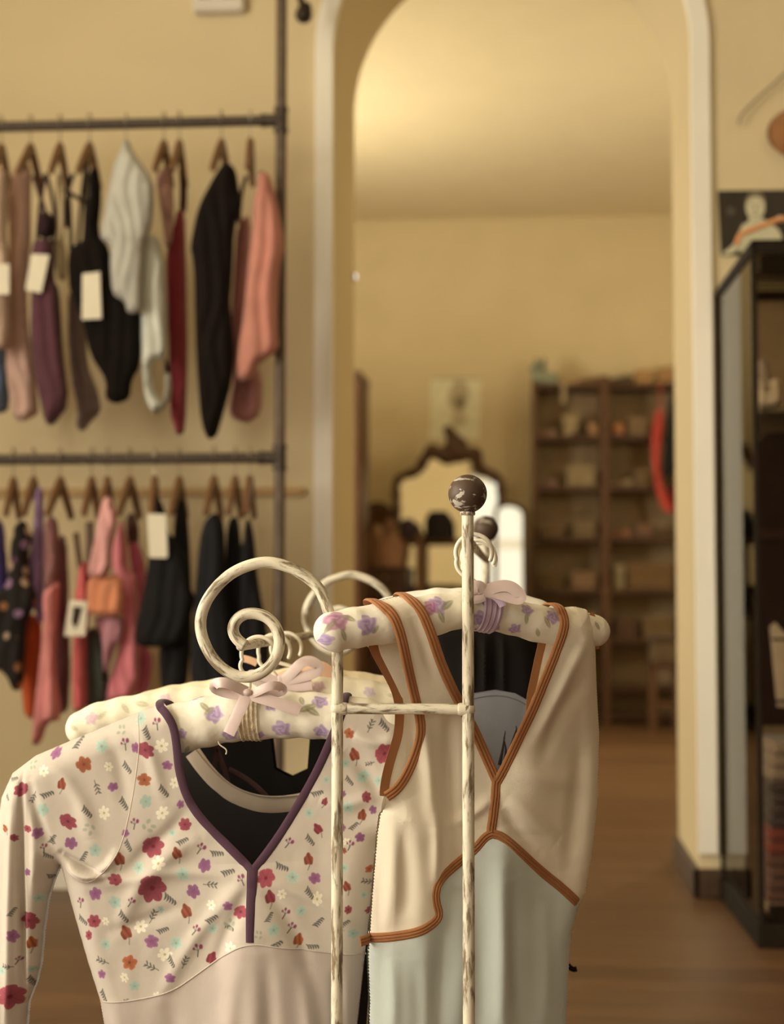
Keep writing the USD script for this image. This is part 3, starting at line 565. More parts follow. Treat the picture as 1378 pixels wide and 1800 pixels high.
for t, L in dict(
    P='185,285,24 580,325,20 390,400,20 130,560,20 245,595,25 95,695,14 45,915,24 330,770,24 710,670,24 670,760,26 525,935,26 590,1060,20 625,460,16 795,805,18 1245,575,18 1185,425,14 1090,715,22 1185,540,14 470,265,20 435,560,14 350,1050,16 1290,480,16',
    O='290,322,30 500,375,27 448,1008,28 1208,215,20 1275,690,16 1190,620,12',
    R='70,410,30 235,520,36 528,608,42 528,750,52 925,710,34 840,825,28 505,272,35 95,865,34 35,1125,45 325,865,25 305,915,18 1268,435,20 1330,285,38 95,545,18 400,720,26 1205,825,15 50,575,15 1275,840,18 640,530,24',
    D='215,390,24 415,650,26 615,628,24 645,830,28 940,775,26 1035,925,24 1225,290,26 1253,498,22 1100,545,22 100,945,24 15,545,16 1200,745,20 1068,650,24 435,905,28 735,990,26 1125,450,16',
    T='350,260,25 147,480,25 330,620,24 505,450,25 635,700,27 480,680,22 398,800,25 740,885,20 610,940,24 465,1090,20 125,790,20 365,945,20 955,885,24 1015,710,24 1205,470,22 1255,365,26 1045,825,20 1195,320,16 1070,490,18 1190,680,18 10,1035,18 100,1040,16 1220,910,20 1130,375,14 480,165,26 1310,380,20 595,560,14 555,825,14 1255,780,14',
    W='562,490,24 552,662,24 485,885,22 570,980,24 805,950,20 1100,785,22 560,258,22 360,490,22 605,385,18 545,1125,16 735,805,16 365,865,14 980,765,16 150,345,18 1200,590,14 375,330,16 1195,120,14 430,1060,16',
    L='262,248,20 510,215,20 165,425,20 440,335,20 570,415,20 305,487,20 430,460,20 445,605,18 180,580,16 165,640,16 290,640,18 635,585,18 755,628,20 795,690,20 590,790,22 430,850,20 740,850,20 565,895,18 595,1005,18 285,865,18 800,880,16 965,935,20 940,840,16 1075,765,18 1105,865,18 980,675,20 1100,420,18 1075,585,18 1225,535,16 1085,950,18 1195,870,16 355,1130,20 45,830,16 95,1085,18 40,375,14 20,440,10 170,720,16 1210,380,16 1330,190,20',
    S='335,400,26 730,735,26 525,1025,28 355,1005,24 1280,190,24 1270,735,22 525,850,26 640,1005,24 115,435,22 1280,320,18 430,1145,20 30,1020,20 180,585,16',
    B='540,180,24 430,250,24 465,525,22 695,610,24 680,890,22 685,960,26 455,795,20 840,715,22 1000,590,22 1210,600,20 1010,880,22 990,830,22 275,800,20 60,1000,16 150,610,18',
    G='415,205,22 310,545,26 515,535,28 105,325,20 800,870,24 1180,900,14 905,900,18').items():
    for w_ in L.split(): motifs.append((t, *map(float, w_.split(','))))
def paint_floral(col, q, c):
    rg = random.Random(5)
    for t, x, y, r in motifs:
        ctr = c.uv([(x/Z1[0], y/Z1[0]+Z1[2])])[0]; r = r/Z1[0]/1450.; rot = rg.uniform(-3.1, 3.1)
        j = rg.uniform(.8, 1.25)
        if t == 'P': fn = flower(np.array(PUR)*j, PUR2, r, 5, rot, rg.uniform(1, 1.25))
        elif t == 'O': fn = flower(np.array(ORG)*j, ORG2, r, 5, rot, rg.uniform(1, 1.2), ORG2)
        elif t == 'R': fn = flower(np.array(RED)*j, RED2, r, 6, rot, rg.uniform(1, 1.5), RED2, .25)
        elif t == 'D': fn = bud(np.array(rg.choice([RED, ORG, (.36, .10, .06)]))*.9, (.14, .04, .03), DGR, r, rg.uniform(-.7, .7))
        elif t == 'T': fn = flower(np.array(TEA)*min(j, 1.1), TEA2, r, 5, rot, rg.uniform(1, 1.25), (.26, .36, .30), .36)
        elif t == 'W': fn = flower(WHT, (.74, .68, .54), r*1.15, 6, rot, rg.uniform(1, 1.4), (.45, .38, .18), .62, .3)
        elif t == 'L': fn = leaf_row(DGR, r*1.1, rg.uniform(-1.2, 1.2))
        elif t == 'S': fn = sprig(DGR, r, rot)
        elif t == 'B': fn = berries((.25, .06, .13), DGR, r, rg.uniform(-.6, .6))
        else: fn = None
        if fn: paint(col, q, ctr, r*1.9, fn)
        else:
            for k in range(4): paint(col, q, ctr+np.array([math.cos(k*1.7+rot), math.sin(k*1.7+rot)])*r*.6, r*.6, flower(GRN, np.array(GRN)*.85, r*.36, 2, rot+k, 1.4, None, .05))
leoA = thing('floral_leotard', 'pale pink long-sleeved leotard with small red, orange and mint flowers and a plum V-neck binding', 'leotard', (*A.base(A.uv([(446, 1700)]))[0][:2], A.uv([(446, 2170)])[0][1]))
def floral_part(name, zone, h=.00095, back=False):
    m, q = A.sheet(zone, h, back=back); col = np.tile(np.array(BGA), (len(q), 1)); col *= (1+.05*(fbm(np.c_[q*120, 0*q[:, :1]], 2)[:, None]-.5)); paint_floral(col, q, A)
    part(leoA, name, m, FLORAL, colors=col)
floral_part('bodice', polyA.intersection(upperZone).difference(sleeveZone).difference(sleeveZoneR))
floral_part('sleeve', polyA.intersection(upperZone).intersection(sleeveZone))
floral_part('sleeve', polyA.intersection(sleeveZoneR), .0016)
mk, _ = A.sheet(polyA.difference(upperZone), .0025); part(leoA, 'lower_body', mk, LILSOLID, label='plain dusty pink lower body')
ringAb = np.vstack([A.uv(silA_left, 0), A.uv(silA_right, 0), A.uv([(598, 1300), (560, 1400), (470, 1545), (446, 1560), (420, 1545), (330, 1440), (296, 1330), (280, 1262)], 0)])
mk, _ = A.sheet(Polygon(ringAb).buffer(0), .005, back=True); part(leoA, 'back', mk, LILSOLID)
def bnd(nm, L, w, t=.0016, prof=None, mat=PLUM, c=A, leo=leoA, **k): part(leo, nm, c.band(L, w, t, prof, **k), mat)
bnd('neck_binding', neck_l+[(447, 1536)], .0105, wrap=1); bnd('neck_binding', neck_r, .0105, wrap=1); bnd('neck_binding', [(446, 1524), (446, 1560), (445, 1600), (445, 1650)], np.linspace(.0135, .0100, len(A.uv(smooth_line([(446, 1524), (446, 1560), (445, 1600), (445, 1650)], 3)))))
part(leoA, 'waist_seam', A.band(waist[1:-1], .0022, .0009), LILSOLID); part(leoA, 'armhole_seam', A.band(seam, .0016, .0005, extra=-.0001), cloth('seam_thread', (.60, .50, .44)))

# leotards behind it on the scrolled rail
def quick_leotard(name, label, y, silL, silR, neckPx, mat, T=.026, h=.004, back_neck=None, seed=0, binding=None, bw=.008, bmat=None, extra_folds=(), taper=None):
    c = Cloth(y, [silL, silR], T=T, R=.026, seed=seed, folds=list(extra_folds), taper=taper)
    ring = np.vstack([c.uv(silL, 0), c.uv(silR, 0), c.uv(neckPx)])
    lo = thing(name, label, 'leotard', (*c.base(c.uv([neckPx[len(neckPx)//2]]))[0][:2], c.uv(silL, 0)[:, 1].min()))
    m, _ = c.sheet(Polygon(ring).buffer(0), h); part(lo, 'front', m, mat)
    ringb = np.vstack([c.uv(silL, 0), c.uv(silR, 0), c.uv(back_neck if back_neck is not None else neckPx, 0)])
    m, _ = c.sheet(Polygon(ringb).buffer(0), h*1.4, back=True); part(lo, 'back', m, mat)
    if binding is not None: part(lo, 'neck_band', c.band(binding, bw, .0012), bmat)
    return c, lo
CHAR = cloth('charcoal_jersey', (.040, .036, .036)); BLACK = cloth('black_jersey', (.022, .019, .018)); MAUVE = cloth('mauve_cream_band', (.62, .52, .42)); GREYB = cloth('grey_blue_jersey', (.215, .215, .245))
sC_l = [(300, 1222), (276, 1228), (262, 1290), (240, 1380), (215, 1480), (225, 1580), (240, 1700), (250, 1850), (300, 1990), (420, 2060)]
sC_r = [(470, 2060), (590, 1980), (640, 1850), (648, 1740), (652, 1600), (664, 1480), (660, 1380), (650, 1290), (648, 1218), (628, 1212)]
nC = [(614, 1290), (580, 1380), (530, 1415), (460, 1424), (400, 1398), (362, 1355), (345, 1332), (325, 1280)]
# nape straps lie along the silhouette; the neckline runs from the right strap to the left one
C, leoC = quick_leotard('charcoal_leotard', 'charcoal leotard with a wide cream neckline band, seen inside the V of the floral leotard', YC, sC_l, sC_r, nC, CHAR, T=.030, seed=6)
part(leoC, 'neck_band', C.band([(338, 1322), (362, 1357), (400, 1394), (460, 1417), (532, 1410), (575, 1392)], .0215, .0012), MAUVE, label='wide cream neckline band')
part(leoC, 'band_seam', C.band([(344, 1318), (368, 1349), (404, 1382), (462, 1403), (530, 1398)], .0025, .0022), cloth('band_seam', (.42, .35, .29)))
for pts in ([(385, 1300), (380, 1330), (372, 1366)], [(372, 1300), (390, 1340), (402, 1388)], [(402, 1352), (440, 1374), (470, 1402)]):
    part(leoC, 'strap', ribbon(spline(np.array([at1(x, y, YC+.01) for x, y in pts]), 16), (0, -1, 0), .007, .001), cloth('plum_strap', (.10, .05, .055)))
sD_l = [(352, 1214), (330, 1224), (318, 1300), (305, 1420), (300, 1560), (320, 1760), (380, 1960)]
sD_r = [(560, 1960), (630, 1800), (650, 1640), (655, 1500), (640, 1380), (600, 1290), (574, 1215), (548, 1206)]
D, leoD = quick_leotard('black_leotard', 'black leotard on the peach-ribbon hanger, furthest back on the scrolled rail', YD, sD_l, sD_r, [(545, 1290), (540, 1352), (510, 1366), (482, 1352), (476, 1300), (460, 1262), (430, 1262), (395, 1270)], BLACK, T=.028, seed=9)

# ------------------------------------------------------------------ the cream and blue leotard
Z2 = (2.25, 600, 1000)
zc, zx2 = at1(800, 1100, 1.93)[2], at1(800, 1345, 1.93)[2]
def shiftB(w): t = np.clip((zc-w)/(zc-zx2), 0, 1); return .042*t*t*(3-2*t)
def taperB(w): t = np.clip((zc-w)/(zc-zx2), 0, 1); return 1-.40*t*t*(3-2*t)
capL, capR = (665, 1057), (720, 1045)     # left strap over the hanger
silB_left = [(672, 1424), (667, 1432), (662, 1467), (653, 1578), (649, 1640), (646, 1680), (649, 1756), (647, 1830), (655, 1920), (700, 2020), (780, 2090)]
silB_right = [(830, 2090), (900, 2020), (970, 1920), (992, 1810), (998, 1693), (1002, 1640), (1013, 1598), (1027, 1569), (1040, 1489), (1049, 1400), (1051, 1289), (1045, 1200), (1040, 1102), (1027, 1071), (1005, 1066), (987, 1068)]
silB_strap = [(664, 1056), (690, 1050), (718, 1045)]
neckB_r = [(987, 1068), (994, 1088), (983, 1133), (956, 1191), (924, 1267), (890, 1352), (878, 1376)]
neckB_l = [(718, 1045), (740, 1068), (757, 1107), (778, 1169), (806, 1225), (841, 1287), (868, 1350), (878, 1376)]
armB = [(664, 1056), (688, 1073), (704, 1111), (717, 1164), (733, 1222), (744, 1267), (742, 1307), (729, 1347), (706, 1385), (684, 1402), (672, 1424)]
foldsB = [([(700, 1400), (742, 1480), (748, 1640), (745, 1900)], 42, 8, 1), ([(872, 1440), (888, 1560), (895, 1700), (898, 1950)], 42, 10, 1), ([(950, 1130), (940, 1300), (930, 1480)], 60, 7, 1), ([(769, 1420), (768, 1500), (766, 1560)], 9, 3.0, 1), ([(800, 1250), (795, 1350), (800, 1460)], 14, -3.5, 1), ([(745, 1260), (758, 1350), (762, 1460)], 12, 3.5, 1), ([(690, 1440), (690, 1540), (684, 1640)], 12, 3.5, 1), ([(712, 1440), (716, 1540), (716, 1620)], 12, -3.2, 1), ([(676, 1500), (674, 1580), (672, 1640)], 7, -4.0, 1),
          ([(985, 1110), (960, 1160), (935, 1220)], 10, -2.0, 1), ([(1030, 1130), (990, 1200), (940, 1300)], 12, 3.0, 1), ([(1035, 1190), (985, 1250), (950, 1340)], 14, -3.0, 1), ([(1030, 1300), (1020, 1420), (1010, 1520)], 16, -3.0, 1), ([(890, 1400), (940, 1440), (990, 1480)], 14, 2.6, 1), ([(885, 1420), (910, 1460), (950, 1500)], 10, -2.6, 1),
          ([(870, 1400), (840, 1430), (800, 1450)], 10, 2.4, 1), ([(900, 1350), (960, 1370), (1020, 1380)], 16, 1.8, 1), ([(820, 1560), (815, 1680), (810, 1850)], 22, 4.5, 1), ([(900, 1540), (905, 1680), (915, 1850)], 20, -5.0, 1), ([(880, 1500), (878, 1640), (872, 1850)], 18, 4.0, 1), ([(960, 1580), (962, 1700), (960, 1850)], 18, 3.0, 1), ([(775, 1640), (770, 1740), (772, 1850)], 14, -4.0, 1), ([(690, 1680), (692, 1760), (690, 1850)], 14, 2.5, 1), ([(730, 1680), (736, 1760), (735, 1850)], 14, -2.0, 1), ([(725, 1080), (745, 1130), (765, 1190)], 9, -1.4, 1)]
B = Cloth(YR, [silB_left, silB_right, silB_strap], T=.0295, R=.028, slope=.45, xref=X705, shift=shiftB, taper=taperB, folds=foldsB, seed=12, wrinkle=.0016)
ringB = np.vstack([B.uv(silB_left, 0), B.uv(silB_right, 0), B.uv(smooth_line(neckB_r[1:], 4)), B.uv(smooth_line(neckB_l, 4)[::-1][1:-1]), B.uv(silB_strap[::-1], 0), B.uv(smooth_line(armB[1:-1], 4))])
polyB = Polygon(ringB).buffer(0)
bust_l = [(640, 1660), (680, 1653), (733, 1640), (769, 1618), (772, 1604), (767, 1591), (765, 1570), (770, 1551), (809, 1521), (840, 1494), (856, 1472), (868, 1467)]
bust_r = [(868, 1467), (884, 1471), (920, 1502), (956, 1533), (991, 1560), (1024, 1590)]
bust = bust_l+bust_r[1:]
lowerB = poly_uv(B, [(500, 2400), (500, 1668)]+smooth_line(bust, 4).tolist()+[(1200, 1680), (1200, 2400)])
CREAM = cloth('cream_jersey', (.82, .745, .62), .03); BLUE = cloth('pale_blue_jersey', (.60, .665, .645), .03); RUST = cloth('rust_binding', (.36, .155, .062)); RUSTIN = cloth('olive_lining', (.42, .34, .19))
leoB = thing('cream_blue_leotard', 'sleeveless cream leotard with pale blue lower body and rust-brown piping, behind the ball-topped post', 'leotard', (*B.base(B.uv([(850, 1700)]))[0][:2], B.uv([(830, 2090)])[0][1]))
m, _ = B.sheet(polyB.difference(lowerB), .0017); part(leoB, 'bodice', m, CREAM)
m, _ = B.sheet(polyB.intersection(lowerB), .0022); part(leoB, 'lower_body', m, BLUE, label='plain pale blue lower body')
neckBb = [(987, 1068), (975, 1110), (962, 1170), (945, 1290), (925, 1420), (880, 1480), (800, 1420), (765, 1290), (740, 1160), (725, 1090), (718, 1045)]
armBb = [(664, 1056), (660, 1090), (667, 1138), (690, 1180), (711, 1225), (712, 1284), (697, 1329), (688, 1370), (684, 1402), (672, 1424)]
ringBb = np.vstack([B.uv(silB_left, 0), B.uv(silB_right, 0), B.uv(smooth_line(neckBb[1:-1], 6), 0), B.uv(silB_strap[::-1], 0), B.uv(smooth_line(armBb[1:-1], 6), 0)])
polyBb = Polygon(ringBb).buffer(0)
m, _ = B.sheet(polyBb.difference(lowerB), .004, back=True); part(leoB, 'back', m, RUSTIN if False else CREAM)
m, _ = B.sheet(polyBb.intersection(lowerB), .005, back=True); part(leoB, 'lower_back', m, BLUE)
P2 = [0, .6, .9, .95, .55, .95, 1, .95, .55, .95, .9, .6, 0]
for nm, L in (('centre_piping', [(878, 1368), (874, 1400), (869, 1440), (866, 1466)]),): bnd(nm, L, .0125, .0019, P2, RUST, B, leoB)
bnd('neck_piping', neckB_l, .0125, .0019, P2, RUST, B, leoB, wrap=1); bnd('neck_piping', neckB_r, .0125, .0019, P2, RUST, B, leoB, wrap=1); bnd('armhole_piping', armB[:-1], .0125, .0019, P2, RUST, B, leoB, wrap=1); bnd('bust_piping', bust_l, .0115, .0021, P2, RUST, B, leoB); bnd('bust_piping', bust_r, .0115, .0021, P2, RUST, B, leoB)
bnd('armhole_piping', armBb[1:-1], .0115, .0016, P2, RUST, B, leoB, back=True, off=0); bnd('neck_piping', neckBb[:6], .0105, .0016, P2, RUST, B, leoB, back=True, off=0); bnd('armhole_piping', [(1032, 1078), (1040, 1092), (1043, 1118), (1044, 1140)], .006, .0016, None, RUST, B, leoB, off=0)
# leotards behind it
sE_l = [(700, 1068), (690, 1076), (712, 1160), (740, 1240), (730, 1340), (725, 1500), (740, 1700), (800, 1900)]
sE_r = [(900, 1900), (965, 1700), (985, 1500), (985, 1340), (975, 1240), (985, 1160), (985, 1092), (972, 1080)]
E, leoE = quick_leotard('grey_blue_leotard', 'grey-blue leotard with dark grass print, in the V of the cream leotard', YE, sE_l, sE_r, [(966, 1140), (952, 1200), (934, 1236), (905, 1220), (870, 1214), (830, 1220), (790, 1234), (760, 1210), (730, 1140)], GREYB, T=.024, seed=13)
part(leoE, 'neck_seam', E.band([(792, 1242), (832, 1227), (870, 1221), (904, 1227), (932, 1244)], .0016, .0008), cloth('grey_seam', (.14, .14, .16)))
for k, pts in enumerate(([(878, 1345), (884, 1315), (888, 1285)], [(886, 1345), (890, 1320), (885, 1296)], [(892, 1345), (898, 1310), (908, 1280)], [(898, 1345), (906, 1315), (911, 1300)], [(906, 1330), (909, 1300), (907, 1276)])):
    q = E.uv(smooth_line(pts, 3)); part(leoE, 'grass_print', ribbon(E.pos(q), E.n, np.linspace(.005, .001, len(q)), .0004), CHAR)
sF_l = [(752, 1084), (742, 1090), (755, 1180), (770, 1300), (760, 1500), (780, 1800)]
sF_r = [(940, 1800), (990, 1600), (990, 1440), (960, 1300), (948, 1180), (940, 1096), (930, 1090)]
Fk, leoF = quick_leotard('black_leotard', 'black leotard hanging directly below the ball-topped post, behind the grey-blue leotard', YFk, sF_l, sF_r, [(900, 1096), (880, 1100), (840, 1098), (800, 1094), (780, 1092)], BLACK, T=.024, seed=17, extra_folds=[([(850-30+k*16, 1120), (848-30+k*17, 1230)], 5, 2.5*(-1)**k, 1) for k in range(5)])
part(leoF, 'tie_end', ribbon(spline(np.array([at1(x, y, YFk) for x, y in ((980, 1680), (998, 1696), (1008, 1704), (1014, 1703))]), 10), (0, -1, .3), .007, .001), BLACK)

# ================================================================== pipe rack on the left wall
YP = 4.50
PIPE = plain('iron_pipe', (.060, .042, .030), .5, .25, 40, .5, .2, 200, metallic=.3)
PIPEV = plain('iron_upright', (.115, .080, .055), .5, .2, 40, .5, metallic=.2)
zU, zLo = at1(300, 216, YP)[2], at1(300, 806, YP)[2]; xV = at1(493, 500, YP)[0]; xV2 = xV-1.75
pr = thing('pipe_rack', 'dark iron pipe clothes rack with two rails standing along the left wall', 'clothes rack', ((xV+xV2)/2, YP, 0))
def fitting(c, ax, L=.07, r=.021):
    d = np.eye(3)[ax]*L/2; c = np.array(c); return tube([c-d, c-d*.78, c-d*.77, c+d*.77, c+d*.78, c+d], [r, r, r*.86, r*.86, r, r], 20)
for x in (xV, xV2):
    part(pr, 'upright', tube([[x, YP, 0.01], [x, YP, 3.395]], .0155, 20), PIPEV)
    part(pr, 'floor_flange', lathe([(0, 0), (.045, 0), (.045, .008), (.024, .012), (.022, .035), (0, .035)], (x, YP, 0), 24), PIPE)
    part(pr, 'ceiling_flange', lathe([(0, 3.365), (.022, 3.365), (.024, 3.388), (.045, 3.392), (.045, 3.4), (0, 3.4)], (x, YP, 0), 24), PIPE)
    for z in (zU, zLo): part(pr, 'tee_fitting', join(fitting((x, YP, z), 2), fitting((x+(-.03 if x == xV else .03), YP, z), 0, .05)), PIPE)
for z in (zU, zLo): part(pr, 'rail', tube([[x, YP, z] for x in np.linspace(xV, xV2, 40)], .0150, 18), PIPE)

# wooden hangers: one built, the others refer to it
HW = wood('hanger_wood', (.15, .075, .032), (.26, .135, .06), (30, 3, 30)); STEEL = plain('steel_wire', (.42, .36, .27), .35, .05, 20, .5, metallic=.7)
_hz = 0
def make_wood_hanger(label, group):
    h = thing('wooden_hanger', label, 'hanger', (0, 0, 0), group)
    t = np.linspace(-1, 1, 31); zz = -.092*np.abs(t)**1.1-.078; yy = .098*t
    part(h, 'arms', tube(np.stack([0*t, yy, zz], 1), 0.0120-.003*np.abs(t), 12, flat=1.5, round_caps=True), HW)
    part(h, 'neck', hull(((0, 0, -.070), .010), ((0, .02, -.090), .011), ((0, -.02, -.090), .011)), HW)
    a = np.radians(np.linspace(-40, 180, 26)); R_ = .0185
    loop = np.stack([0*a, R_*np.cos(a), R_*np.sin(a)], 1); low = spline(np.array([[0, -R_, 0], [0, -R_*.7, -.016], [0, -.002, -.03], [0, 0, -.05], [0, 0, -.07]]), 16)
    part(h, 'hook', tube(np.vstack([loop, low[1:]]), .0022, 8), STEEL)
    return h
hanger0 = None
def wood_hanger(px, z, y, yaw, label, group):
    global hanger0
    x = at1(px, 500, y)[0]
    if hanger0 is None:
        hanger0 = make_wood_hanger(label, group); prim = stage.GetPrimAtPath(hanger0); X = UsdGeom.Xform(prim)
        X.ClearXformOpOrder()
        X.GetPrim().RemoveProperty('xformOp:translate'); X = UsdGeom.Xform(prim)
        path = hanger0
    else:
        path = numbered('/World', 'wooden_hanger'); X = UsdGeom.Xform.Define(stage, path); prim = X.GetPrim()
        for c in stage.GetPrimAtPath(hanger0).GetChildren():
            pass
        prim.GetReferences().AddInternalReference(hanger0); prim.SetInstanceable(True); tag(prim, label, 'hanger', group); X.ClearXformOpOrder()
    op = X.AddTransformOp(opSuffix='place'); c, s_ = math.cos(yaw), math.sin(yaw)
    yaw *= .5; c, s_ = math.cos(yaw), math.sin(yaw)
    op.Set(Gf.Matrix4d(c, s_, 0, 0, -s_, c, 0, 0, 0, 0, 1, 0, float(x), float(y), float(z), 1))

TAGM = plain('paper_tag', (.78, .72, .58), .7, .03)
_gm = {}
def gm(c):
    k = 'garment_%d_%d_%d' % c
    return cloth(k, tuple(min(.85, k_*v) for v, k_ in zip(lin(*c), (1.08, 1.25, 1.45))), .10)
def puff(px, y, T, seed, fold=.006, h=.009):
    poly = Polygon(at(smooth_ring(px), y)[:, [0, 2]]).buffer(0)
    poly = max(poly.geoms, key=lambda g: g.area) if hasattr(poly, 'geoms') else poly
    p, f, nb = sheet2d(poly, h); tr = cKDTree(np.array(dens(np.array(poly.exterior.coords), .004))); d = tr.query(p)[0]; d[:nb] = 0
    R = max(.010, d.max()*.55); k = np.clip(d/R, 0, 1); o = T*np.sqrt(1-(1-k)**2)
    fo = fold*k*np.sin(p[:, 0]*150+2.5*noise(np.c_[p*7, 0*p[:, :1]], seed)*4+seed)
    Fv = np.stack([p[:, 0], y-o-fo, p[:, 1]], 1); Bv = np.stack([p[:, 0], y+o, p[:, 1]], 1)
    n = len(p); idx = np.arange(n)+n; idx[:nb] = np.arange(nb)        # shared rim
    V = np.vstack([Fv, Bv]); F2 = np.vstack([f, idx[f][:, ::-1]]); m = tm(V, F2); m.remove_unreferenced_vertices(); return m
def garment(Z, name, cat, label, pts, col, dy, group, hx=None, z=None, yaw=0., T=.035, straps=(), tags=(), extra=(), mat=None, htext=None):
    y = YP+dy; g = None
    pp = ztoa(pts, *Z); P = at(pp, y); g = thing(name, label, cat, (P[:, 0].mean(), y, P[:, 2].min()), group)
    part(g, 'body', puff(pp, y, T, len(_names) % 97), mat or gm(col))
    for ex in extra: part(g, ex[0], puff(ztoa(ex[1], *Z), y+ex[3], T*.7, 5), gm(ex[2]))
    for st in straps:
        q = ztoa(st[0], *Z); part(g, 'strap', tube(spline(at(q, y+.01), 20) if len(q) > 2 else at(q, y+.01), st[2] if len(st) > 2 else .006, 8), gm(st[1]))
    for t in tags:
        q = at(ztoa(t[0], *Z), y-T-.02)[:, [0, 2]]; tg = part(g, 'price_tag', extrude_xz(Polygon(q), y-T-.022, y-T-.019), TAGM, label='white paper tag')
        if len(t) > 1: q2 = at(ztoa(t[1], *Z), y-T-.02)[:, [0, 2]]; part(tg, 'tag_print', extrude_xz(Polygon(q2), y-T-.0235, y-T-.0215), gm((60, 45, 38)))
    if hx is not None:
        wood_hanger(hx/Z[0], z, YP, yaw, 'wooden hanger ' + (htext or ('above the ' + ' '.join(label.split(',')[0].split()[:12]))), 'wooden hangers on the wall rails')
    return g
ZU, ZL = (2.552, 0, 180), (2.552, 0, 780)
hzU, hzL = zU+.013, zLo+.013
GU, GL = 'clothes on the upper rail', 'clothes on the lower rail'
def U(*a, **k): garment(ZU, *a, group=GU, z=hzU, **k)
def Lw(nm, cat, label, pts, *a, **k):
    cx_ = np.mean([p[0] for p in pts]); pts = [(cx_+(x-cx_)*1.14, y-(22 if y < 480 and cx_ > 600 else 0)) for x, y in pts]
    garment(ZL, nm, cat, label, pts, *a, group=GL, z=hzL, **k)
U('leotard', 'leotard', 'pale peach leotard at the left edge of the upper rail', [(-90, 310), (0, 285), (40, 330), (32, 480), (30, 600), (45, 700), (50, 850), (42, 1100), (0, 1112), (-90, 1100)], (196, 160, 134), -.08, hx=-2, yaw=.1, tags=[([(-20, 725), (42, 725), (42, 862), (-20, 862)],)])
U('leotard', 'leotard', 'slate blue leotard low at the left edge of the upper rail', [(-80, 560), (10, 540), (20, 900), (40, 1200), (42, 1380), (0, 1400), (-80, 1390)], (92, 100, 118), .10)
U('leotard', 'leotard', 'dusty mauve leotard with long body, beside the pale peach one', [(60, 310), (98, 245), (142, 290), (138, 450), (142, 600), (122, 800), (126, 1000), (150, 1150), (166, 1300), (172, 1400), (112, 1432), (60, 1420), (40, 1300), (22, 1150), (42, 900), (42, 600), (34, 450)], (192, 150, 130), .02, hx=130, yaw=-.06)
U('leotard', 'leotard', 'plum leotard with crossed dark straps and a slanted white tag', [(150, 630), (200, 605), (245, 620), (242, 800), (268, 840), (282, 1100), (312, 1350), (240, 1452), (200, 1440), (160, 1250), (134, 1050), (142, 800), (134, 700)], (88, 50, 56), -.05, hx=262, yaw=.08,
  straps=[([(200, 330), (180, 470), (165, 640)], (60, 40, 36)), ([(205, 320), (240, 470), (238, 640)], (60, 40, 36)), ([(150, 330), (200, 480), (240, 600)], (70, 44, 38))], tags=[([(142, 680), (222, 685), (186, 855), (114, 842)],)], extra=[('bust', [(160, 520), (205, 480), (245, 520), (240, 610), (170, 610)], (52, 34, 34), -.012)])
U('leotard', 'leotard', 'narrow cream camisole leotard between the plum and the black ones', [(245, 620), (285, 600), (300, 700), (298, 795), (265, 805), (245, 740)], (190, 164, 124), .0, T=.025, straps=[([(262, 320), (258, 450), (262, 620)], (150, 120, 90), .004), ([(268, 320), (285, 470), (282, 620)], (150, 120, 90), .004)])
U('leotard', 'leotard', 'grey-mauve leotard hanging low behind the black one with the tag', [(305, 850), (360, 830), (385, 1000), (392, 1180), (440, 1290), (455, 1390), (400, 1440), (372, 1482), (340, 1460), (350, 1380), (318, 1230), (305, 1050)], (122, 98, 90), .11, straps=[([(368, 850), (380, 600), (394, 235)], (60, 44, 40)), ([(340, 850), (352, 600), (392, 235)], (60, 44, 40))])
U('leotard', 'leotard', 'black camisole leotard with an upright white tag on its chest', [(400, 300), (440, 288), (458, 420), (440, 590), (490, 650), (502, 760), (540, 850), (640, 930), (632, 1180), (590, 1250), (585, 1330), (520, 1356), (470, 1330), (478, 1250), (402, 1130), (372, 980), (312, 850), (302, 720), (312, 650), (378, 620), (382, 500), (398, 440)], (26, 20, 16), -.04, hx=395, yaw=-.07,
  straps=[([(300, 330), (312, 470), (318, 660)], (40, 28, 24)), ([(290, 395), (350, 430), (402, 470)], (40, 28, 24)), ([(330, 320), (300, 430), (302, 560)], (40, 28, 24))], tags=[([(370, 770), (448, 760), (456, 970), (368, 975)],)])
U('top', 'top', 'light grey short-sleeved top with a ragged hem', [(540, 210), (566, 150), (600, 230), (690, 350), (692, 470), (680, 560), (645, 640), (640, 800), (638, 940), (572, 950), (560, 892), (502, 862), (492, 700), (500, 640), (446, 612), (476, 450), (505, 300)], (178, 166, 148), -.12, hx=560, yaw=.28, T=.03)
U('leotard', 'leotard', 'white leotard with cut-out leg openings, beside the grey top', [(645, 590), (715, 600), (745, 760), (752, 1000), (748, 1150), (690, 1155), (680, 1200), (692, 1300), (735, 1362), (690, 1402), (655, 1350), (640, 1250), (632, 1000), (640, 800)], (202, 192, 172), -.05, extra=[('leg_edge', [(735, 1140), (752, 1150), (772, 1280), (755, 1362), (700, 1400), (690, 1388), (735, 1340), (745, 1260)], (196, 186, 170), -.005)])
U('leotard', 'leotard', 'pink and white ribbon-strapped leotard half hidden by the white one', [(695, 330), (735, 285), (765, 320), (782, 450), (772, 640), (742, 660), (724, 500)], (186, 138, 124), .0, hx=730, yaw=-.05, T=.025)
U('leotard', 'leotard', 'slim crimson leotard on the upper rail', [(790, 490), (830, 470), (836, 800), (842, 1100), (832, 1480), (792, 1502), (762, 1400), (756, 1100), (746, 800), (742, 690), (770, 600)], (138, 48, 54), .06, hx=800, yaw=.05, straps=[([(808, 300), (815, 400), (812, 490)], (70, 34, 32)), ([(824, 300), (830, 400), (826, 490)], (70, 34, 32))])
